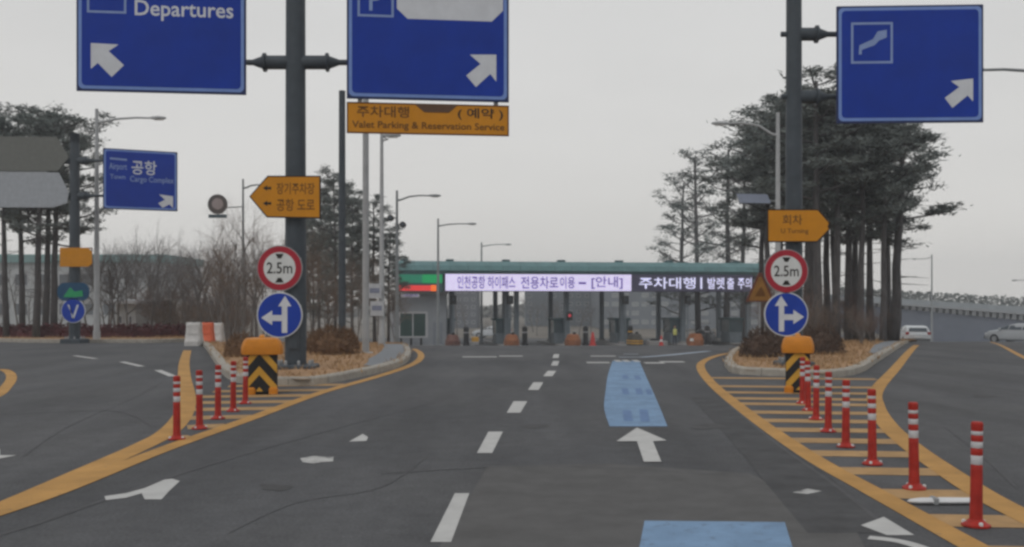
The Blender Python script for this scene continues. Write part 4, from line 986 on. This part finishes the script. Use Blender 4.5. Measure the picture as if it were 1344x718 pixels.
# ------------------------------------------------------------------ vegetation
def rv(r_, a): return Vector((r_.uniform(-a, a), r_.uniform(-a, a), r_.uniform(-a, a)))
def pine_meshes(seed, H, bare=.5, spread=1.5, dens=1.0, leaf=1.0):
    r_ = random.Random(seed); trunk = MB(); crown = MB(); pale = MB()
    n = 9; P = []; off = Vector((0, 0, 0)); lean = Vector((r_.uniform(-.03, .03), r_.uniform(-.03, .03), 0))
    for i in range(n+1):
        off += lean*H/n+Vector((r_.uniform(-.05, .05), r_.uniform(-.05, .05), 0)); P.append(Vector((off.x, off.y, H*.96*i/n)))
    R = [.16*(1-.78*i/n)*(H/10)**.6+.02 for i in range(n+1)]; P[0].z = -.1
    trunk.tube(P, R, 7)
    def at(f): k = min(n-1, int(f*n)); return P[k].lerp(P[k+1], f*n-k)
    def clump(c, s_, nb):
        for _ in range(nb):
            d_ = rv(r_, 1)
            if d_.length < .1: continue
            d_.normalize(); d_.z = abs(d_.z)*.7-.1
            b = c+Vector((r_.gauss(0, s_*.42), r_.gauss(0, s_*.42), r_.gauss(0, s_*.17))); l_ = r_.uniform(.16, .34)
            sd_ = d_.cross(rv(r_, 1)).normalized()*r_.uniform(.018, .04); q = pale if r_.random() < .25 else crown
            q.add([b-sd_, b+sd_, b+d_*l_], [(0, 1, 2)])
    for k in range(r_.randint(4, 7)):                        # dead snags below
        f = r_.uniform(bare*.45, bare); c = at(f); a = r_.uniform(0, 2*PI); l_ = r_.uniform(.4, 1.1)
        trunk.tube([c, c+Vector((math.cos(a)*l_, math.sin(a)*l_, r_.uniform(-.1, .25)))], [.022, .006], 4, False)
    m_ = int(19*dens)
    for k in range(m_):
        f = bare+(1-bare)*((k+.5)/m_)**.9; c = at(min(.985, f)); a = k*2.4+r_.uniform(-.5, .5)
        t_ = (f-bare)/(1-bare); l_ = spread*(.45+.9*math.sin(PI*min(1, .18+.78*t_)))*r_.uniform(.6, 1.25)
        up = r_.uniform(.0, .5)+.5*t_
        m1 = c+Vector((math.cos(a)*l_*.5, math.sin(a)*l_*.5, l_*.5*up*.5)); e_ = c+Vector((math.cos(a)*l_, math.sin(a)*l_, l_*up*.75))
        trunk.tube([c, m1, e_], [.05*(1-.5*t_), .032, .012], 5, False)
        for q in range(r_.randint(3, 5)):
            g_ = r_.uniform(.45, 1.05); b = (m1.lerp(e_, (g_-.5)*2) if g_ > .5 else c.lerp(m1, g_*2))+Vector((r_.gauss(0, l_*.22), r_.gauss(0, l_*.22), r_.uniform(-.05, .25)))
            trunk.tube([c.lerp(e_, max(.2, g_-.3)), b], [.018, .006], 3, False)
            clump(b, r_.uniform(.35, .62), int(92*leaf*r_.uniform(.6, 1.2)))
    return trunk, crown, pale
def pine_proto(seed, H, name='pine_tree', **kw):
    a, b, c = pine_meshes(seed, H, **kw); t = bpy.data.objects.new(name, None); C.objects.link(t)
    a.build('trunk', BARK, t, True); cr_ = b.build('crown', NEED, t); c.build('pale_needles', NEED2, cr_); return t
def bare_proto(seed, H, m_t, m_c, name='bare_tree', stems=1, wide=.45):
    r_ = random.Random(seed); trunk = MB(); crown = MB()
    def grow(p, d_, l_, rad, lev):
        k = 4 if lev < 2 else 3; pts = [p]; dd = d_.copy()
        for i in range(k):
            dd = (dd+rv(r_, .13+.05*lev)+Vector((0, 0, .06))).normalized(); pts.append(pts[-1]+dd*l_/k)
        (trunk if lev < 2 else crown).tube(pts, [rad*(1-.75*i/k) for i in range(k+1)], 6 if lev == 0 else 4 if lev == 1 else 3, False)
        if lev >= 3: return
        for q in range((9, 7, 5)[lev]):
            f = r_.uniform(.28 if lev == 0 else .2, 1); i = min(k-1, int(f*k)); b = pts[i].lerp(pts[i+1], f*k-i)
            a = r_.uniform(0, 2*PI); sd_ = dd.cross(Vector((math.cos(a), math.sin(a), .2))).normalized()
            nd = (dd*r_.uniform(.5, .95)+sd_*r_.uniform(wide, wide*2)).normalized()
            grow(b, nd, l_*r_.uniform(.38, .6)*(1.1-.4*f if lev == 0 else 1), rad*(.5 if lev < 1 else .55)*(1.1-.6*f), lev+1)
    for s_ in range(stems):
        d_ = Vector((r_.uniform(-.4, .4), r_.uniform(-.4, .4), 1)).normalized() if stems > 1 else Vector((r_.uniform(-.06, .06), r_.uniform(-.06, .06), 1))
        grow(Vector((r_.uniform(-.1, .1)*(stems > 1), r_.uniform(-.1, .1)*(stems > 1), -.05)), d_, H*r_.uniform(.72, .85), (.011*H+.02)/(1 if stems == 1 else 1.8), 0)
    t = bpy.data.objects.new(name, None); C.objects.link(t)
    trunk.build('trunk' if stems == 1 else 'stem', m_t, t, True); crown.build('crown', m_c, t); return t
USED = set()
def put(proto, px, y, H, Hp, label, cat, group, rz, dz=.0, wx=1.0):
    g = gp(px, y); s_ = H/Hp; sc_ = (s_*wx, s_*wx, s_)
    if proto.name not in USED:
        USED.add(proto.name); proto.location = (g.x, g.y, g.z+dz); proto.scale = sc_; proto.rotation_euler.z = rz; tag(proto, label, cat, group); return proto
    return dup(proto, (g.x, g.y, g.z+dz), rz, sc_, label, group)
rnd = random.Random(21)
PH = 10.0
P1 = [pine_proto(11, PH, bare=.50, spread=1.55), pine_proto(12, PH, bare=.46, spread=1.7), pine_proto(13, PH, bare=.54, spread=1.5), pine_proto(14, PH, bare=.42, spread=1.8)]
P4 = pine_proto(18, PH, bare=.14, spread=1.7, dens=1.25, leaf=.38)
P2 = pine_proto(15, PH, bare=.38, spread=1.25, dens=.55)
P3 = [pine_proto(16, PH, bare=.2, spread=1.5, dens=1.5), pine_proto(17, PH, bare=.24, spread=1.6, dens=1.5)]
# right grove: (column, distance, top row)
GR = [(1074, 44, 96, 0), (1062, 47, 118, 1), (1098, 45, 128, 2), (1112, 48, 140, 3), (1130, 45, 150, 0), (1143, 48, 156, 1), (1158, 45, 160, 2), (1120, 53, 150, 3), (1086, 52, 130, 0), (1046, 50, 132, 1),
      (1024, 53, 150, 3), (1008, 51, 168, 0), (998, 55, 180, 1), (1168, 51, 168, 2), (1100, 58, 150, 3), (1062, 58, 140, 2), (1140, 57, 165, 1), (1018, 60, 170, 2)]
NTH = ['leftmost', 'second', 'third', 'fourth', 'fifth', 'sixth', 'seventh', 'eighth', 'ninth', 'tenth', 'eleventh', 'twelfth']
FR = sorted([a[0] for a in GR if a[1] < 49])
def grove_label(px, y):
    if y < 49: i = FR.index(px); return ('leftmost' if i == 0 else 'rightmost' if i == len(FR)-1 else NTH[i]+' from the left')+' of the front row pines in the right grove'
    return 'pine in the back rows of the dense right grove'
for px, y, top, k in GR:
    put(P1[k], px, y, hgt(px, top, y), PH, grove_label(px, y), 'tree', 'pines of the grove on the right island', rnd.uniform(0, 6), .1, rnd.uniform(.92, 1.12))
put(P2, 1170, 47, hgt(1170, 150, 47), PH, 'outermost grove pine reaching loose branches to the right', 'tree', 'loose pines around the grove', 1.2, .1, 1.35)
put(P4, 952, 108, hgt(952, 188, 108), PH, 'slender loose pine at the left edge of the grove', 'tree', 'loose pines around the grove', 2.5, .1, 1.05)
put(P4, 917, 105, hgt(917, 196, 105), PH, 'thin pine standing alone behind the toll roof', 'tree', 'loose pines around the grove', .4, 0, .95)
put(P4, 893, 108, hgt(893, 232, 108), PH, 'lower thin pine left of the lone pine behind the toll roof', 'tree', 'loose pines around the grove', 3.9, 0, .9)
put(P4, 975, 112, hgt(975, 215, 112), PH, 'thin pine between the grove and the toll gate end', 'tree', 'loose pines around the grove', 4.4, .1, 1.0)
# left island pines
for px, y, top, k in ((440, 52, 226, 1), (418, 55, 262, 3), (462, 58, 258, 0), (492, 60, 262, 2), (510, 64, 300, 1), (400, 60, 285, 0), (478, 66, 290, 3), (430, 66, 300, 2), (448, 60, 250, 1), (412, 50, 300, 1)):
    put(P3[k % 2], px, y, hgt(px, top, y), PH, 'pine of the clump on the left island behind the sign pole', 'tree', 'pines on the left island', rnd.uniform(0, 6), .1, rnd.uniform(.62, .8))
# far left pines with long bare trunks
LN = {-60: 'pine past the left picture edge on the far verge', -28: 'pine cut by the left picture edge on the far verge', 8: 'first trunk from the left edge under the blank sign', 30: 'second trunk from the left edge under the blank sign', 48: 'third trunk from the left edge under the blank sign', 60: 'fourth trunk from the left edge under the blank sign', 72: 'last pine trunk left of the distant sign pole', 92: 'pine right behind the distant sign pole'}
for px, y, top, k in ((-28, 52, 150, 0), (8, 50, 160, 2), (30, 53, 150, 3), (48, 49, 156, 1), (60, 54, 148, 2), (72, 51, 152, 0), (-60, 55, 150, 1), (92, 56, 168, 3)):
    put(P1[k], px, y, hgt(px, top, y), PH, LN[px], 'tree', 'pines on the far left verge', rnd.uniform(0, 6), .1, rnd.uniform(.8, 1.0))
# bare trees
BH = 6.0
B1 = [bare_proto(31, BH, BARK2, TWIG), bare_proto(32, BH, BARK2, TWIG), bare_proto(33, BH, BARK2, TWIG, wide=.35)]
for i in range(42):
    px = 118+i*5.4+rnd.uniform(-5, 5); y = rnd.uniform(53, 84); top = rnd.uniform(296, 345) if px < 255 else rnd.uniform(305, 350)
    put(B1[i % 3], px, y, hgt(px, top, y), BH, 'thin leafless tree in the belt behind the red hedge', 'tree', 'leafless trees behind the hedge', rnd.uniform(0, 6), .1, rnd.uniform(.7, 1.0))
for i in range(12):
    px = -45+i*14+rnd.uniform(-5, 5); y = rnd.uniform(56, 80); top = rnd.uniform(330, 375)
    put(B1[i % 3], px, y, hgt(px, top, y), BH, 'thin leafless tree among the pines at the far left', 'tree', 'leafless trees on the far left verge', rnd.uniform(0, 6), .1, .8)
BB = [bare_proto(41, 4.0, BARK2, TWIGB, 'brown_bare_tree', 3), bare_proto(42, 4.0, BARK2, TWIGB, 'brown_bare_tree', 4)]
BN = ['brown leafless tree left of the round red sign on the left pole', 'brown leafless tree right behind the round signs of the left pole', 'brown leafless tree over the left crash box', 'brown leafless tree next to the plastic barriers',
      'brown leafless tree just right of the thick left pole', 'brown leafless tree between the thick pole and the dark plain pole', 'brown leafless tree left of the light grey pole', 'brown leafless tree hidden behind the thick left pole', 'low brown leafless tree left of the booth building', 'lowest brown leafless tree at the booth building corner']
for i, (px, y, top) in enumerate(((322, 33, 300), (348, 37, 318), (300, 38, 312), (286, 45, 328), (408, 37, 330), (425, 42, 345), (470, 46, 352), (378, 46, 330), (498, 52, 360), (520, 60, 372))):
    put(BB[i % 2], px, y, hgt(px, top, y), 3.5, BN[i], 'tree', 'brown leafless trees on the left island', rnd.uniform(0, 6), .1, .85)
BR = bare_proto(43, 3.0, BARK2, TWIGR, 'leafless_shrub', 5, .35)
BR2 = bare_proto(44, 3.0, BARK2, TWIGB, 'leafless_shrub', 5, .35)
for i in range(13):
    px = 1010+i*12+rnd.uniform(-4, 4); y = rnd.uniform(36, 56); top = rnd.uniform(365, 415)
    put(BR if i % 2 else BR2, px, y, hgt(px, top, y), 2.5, 'leafless reddish shrub among the grove trunks', 'shrub', 'leafless shrubs under the right grove', rnd.uniform(0, 6), .1, 1.1)
for i in range(24):
    px = 205+i*5+rnd.uniform(-5, 5); y = rnd.uniform(52, 78); top = rnd.uniform(385, 412)
    put(BR if i % 4 == 0 else BR2, px, y, hgt(px, top, y), 2.5, 'leafless shrub in the dark thicket left of the left island', 'shrub', 'leafless shrubs of the left thicket', rnd.uniform(0, 6), .1, 1.2)
# trees seen through and behind the toll gate
for i, (px, y, top) in enumerate(((705, 128, 392), (722, 136, 386), (740, 126, 390), (760, 132, 388), (776, 140, 392), (700, 145, 385), (800, 130, 395), (730, 150, 384), (642, 150, 420), (662, 140, 398), (612, 140, 385), (600, 130, 380))):
    put(B1[i % 3], px, y, hgt(px, top, y), BH, 'grey leafless tree seen under the toll gate roof', 'tree', 'leafless trees beyond the toll gate', rnd.uniform(0, 6), 0, 1.1)
# mounded dry bushes
def bush_proto(seed, m, name='dry_bush'):
    r_ = random.Random(seed); q = MB(); st = MB()
    for i in range(1500):
        a = r_.uniform(0, 2*PI); el = math.asin(r_.random()); rr = (.6+.42*r_.random()**.4)*(1+.10*math.sin(3*a+seed))
        p_ = Vector((rr*math.cos(a)*math.cos(el), rr*math.sin(a)*math.cos(el), rr*math.sin(el)*.78))
        d_ = (p_.normalized()+rv(r_, .8)).normalized(); sd_ = d_.cross(rv(r_, 1)).normalized()*r_.uniform(.012, .03)
        q.add([p_-sd_, p_+sd_, p_+d_*r_.uniform(.08, .2)], [(0, 1, 2)])
    for i in range(26):
        a = r_.uniform(0, 2*PI); f = r_.uniform(.2, .85); st.tube([(0, 0, -.02), (f*.4*math.cos(a), f*.4*math.sin(a), .35), (f*math.cos(a), f*math.sin(a), .72-.4*f)], [.02, .015, .006], 3, False)
    core = MB().loft([[(h[0]*(1+.1*math.sin(3*2*PI*i/16+seed))*math.cos(2*PI*i/16), h[0]*(1+.1*math.cos(2*2*PI*i/16))*math.sin(2*PI*i/16), h[1]) for i in range(16)] for h in ((.78, -.03), (.80, .15), (.66, .40), (.40, .58), (.1, .64))])
    t = bpy.data.objects.new(name, None); C.objects.link(t)
    cr_ = q.build('twig_mass', m, t); core.build('inner_mass', m, cr_); st.build('stem', BARK2, t); return t
D1, D2 = bush_proto(51, BUSHM), bush_proto(52, BUSHD)
for px, y, wpx, hpx, pr_, lab in ((437, 29, 32, 36, D1, 'brown dry bush right of the thick left pole'), (415, 31, 20, 28, D1, 'small brown dry bush against the thick left pole'), (455, 33, 18, 26, D1, 'small brown dry bush under the dark plain pole'),
                                  (318, 27, 22, 30, D1, 'small brown dry bush behind the left crash box'),
                                  (1000, 27, 30, 36, D2, 'dark dry bush left of the right crash box'), (1030, 29, 26, 34, D2, 'dark dry bush behind the right crash box'), (1080, 28.5, 26, 36, D2, 'dark dry bush right of the right crash box'), (1057, 31, 24, 30, D2, 'dark dry bush at the foot of the right sign pole')):
    g = gp(px, y); k = y/F; sc_ = (wpx*k, wpx*k, hpx*k/.8)
    if pr_.name not in USED:
        USED.add(pr_.name); pr_.location = (g.x, g.y, g.z+.12); pr_.scale = sc_; tag(pr_, lab, 'bush', 'dry mounded bushes on the islands')
    else: dup(pr_, (g.x, g.y, g.z+.12), rnd.uniform(0, 6), sc_, lab, 'dry mounded bushes on the islands')
# red hedge along the far left verge
def hedge():
    P = cr(flat2([ray(-120, 444.5), ray(0, 446), ray(130, 446.5), ray(246, 446)]), 10); p0 = P[0]; z0 = ground(p0.x, p0.y)
    t = thing('hedge', 'long low dark red hedge behind the far left kerb', 'hedge', (p0.x, p0.y, z0)); r_ = random.Random(6); q = MB(); c = MB(); rings = []
    for p in P:
        z = ground(p.x, p.y)-z0; rings.append([(p.x-p0.x, p.y-p0.y+a, z+b) for a, b in ((.15, .05), (.15, .45), (.3, .58), (.8, .58), (.95, .45), (.95, .05))])
    c.loft(rings)
    for i in range(9000):
        f = r_.random()*(len(P)-1); k = int(f); p = P[k].lerp(P[k+1], f-k); z = ground(p.x, p.y)-z0
        b = Vector((p.x-p0.x, p.y-p0.y+r_.uniform(.05, 1.0), z+.1+r_.random()**.6*(.58+.12*math.sin(f*5)))); d_ = rv(r_, 1).normalized(); s_ = d_.cross(rv(r_, 1)).normalized()*.045
        q.add([b-s_, b+s_, b+d_*.14], [(0, 1, 2)])
    l_ = q.build('leaves', HEDG, t); c.build('inner_mass', HEDG, l_)
hedge()
# dry grass tufts on the islands and verge
def tufts():
    r_ = random.Random(9); q = MB()
    bvh = []
    from mathutils.bvhtree import BVHTree
    def tree_of(o): return BVHTree.FromPolygons([v.co for v in o.data.vertices], [p_.vertices for p_ in o.data.polygons])
    pav = [tree_of(o) for o in C.objects if o.name.startswith('pavement')]
    for nm in ('island_soil', 'island_soil.001', 'verge'):
        o = bpy.data.objects[nm]; me = o.data
        tr = BVHTree.FromPolygons([v.co for v in me.vertices], [p_.vertices for p_ in me.polygons])
        xs = [v.co.x for v in me.vertices]; ys = [v.co.y for v in me.vertices]; n = 0; tot = 5200 if nm != 'verge' else 1500; tries = 0
        while n < tot and tries < 90000:
            tries += 1; x = r_.uniform(min(xs), max(xs)); y = r_.uniform(min(ys), min(62, max(ys)))
            h = tr.ray_cast(Vector((x, y, 10)), Vector((0, 0, -1)))
            if h[0] is None: continue
            if any(b_.ray_cast(Vector((x, y, 10)), Vector((0, 0, -1)))[0] is not None for b_ in pav): continue
            n += 1
            for _ in range(2):
                b = h[0]+Vector((r_.uniform(-.08, .08), r_.uniform(-.08, .08), -.01)); a = r_.uniform(0, PI); s_ = Vector((math.cos(a), math.sin(a), 0))*.016
                q.add([b-s_, b+s_, b+Vector((r_.uniform(-.12, .12), r_.uniform(-.12, .12), r_.uniform(.06, .17)))], [(0, 1, 2)])
    o = q.build('dry_grass', STRAW); tag(o, 'dry straw coloured grass on the islands and verge', 'grass'); o['kind'] = 'stuff'
tufts()
# far woods closing the horizon
def woods():
    r_ = random.Random(17); q = MB()
    for i in range(15000):
        x = r_.uniform(-420, 420); y = 330+r_.uniform(-25, 25)+.0002*x*x; h = (3.4+1.2*math.sin(x*.021)+.8*math.sin(x*.09+1))*r_.random()**.7
        b = Vector((x, y, -3+h)); d_ = rv(r_, 1).normalized(); s_ = d_.cross(rv(r_, 1)).normalized()*r_.uniform(.5, 1.1)
        q.add([b-s_, b+s_, b+d_*r_.uniform(1, 2.4)], [(0, 1, 2)])
    o = q.build('far_woods', mat('far_wood', (.10, .10, .09), .9, .3, .1)); tag(o, 'low far woods along the horizon beyond the toll gate', 'woods'); o['kind'] = 'stuff'
woods()
# ------------------------------------------------------------------ haze
hz = MB().box(-480, 480, -40, 460, -12, 22).build('haze', bpy.data.materials.new('haze'))
m = hz.data.materials[0]; m.use_nodes = True; n = m.node_tree.nodes; n.clear()
o_ = n.new('ShaderNodeOutputMaterial'); v = n.new('ShaderNodeVolumePrincipled'); v.inputs['Density'].default_value = .0011; v.inputs['Color'].default_value = (.84, .88, .92, 1); v.inputs['Anisotropy'].default_value = .2
m.node_tree.links.new(v.outputs[0], o_.inputs['Volume']); hz['kind'] = 'stuff'; tag(hz, 'thin pale haze over the whole place', 'haze')
# ------------------------------------------------------------------ labels that single trees out by their place in their row
ORD = ['leftmost', 'second', 'third', 'fourth', 'fifth', 'sixth', 'seventh', 'eighth', 'ninth', 'tenth', 'eleventh', 'twelfth', 'thirteenth']
for grp, start, what in (('pines on the left island', 'pine of the clump', 'pines clumped behind the left sign pole'), ('pines of the grove on the right island', 'pine in the back', 'back row pines in the dense right grove'),
                         ('leafless trees beyond the toll gate', 'grey leafless', 'grey leafless trees under the toll gate roof'), ('leafless shrubs under the right grove', 'leafless', 'reddish leafless shrubs among the right grove trunks'),
                         ('leafless trees on the far left verge', 'thin leafless', 'thin leafless trees among the far left pines')):
    T = sorted([o for o in C.objects if o.get('group') == grp and str(o.get('label', '')).startswith(start)], key=lambda o: o.location.x/o.location.y)
    for i, o in enumerate(T):
        o['label'] = ('leftmost' if i == 0 else 'rightmost' if i == len(T)-1 else ORD[i]+' from the left')+' of the '+what
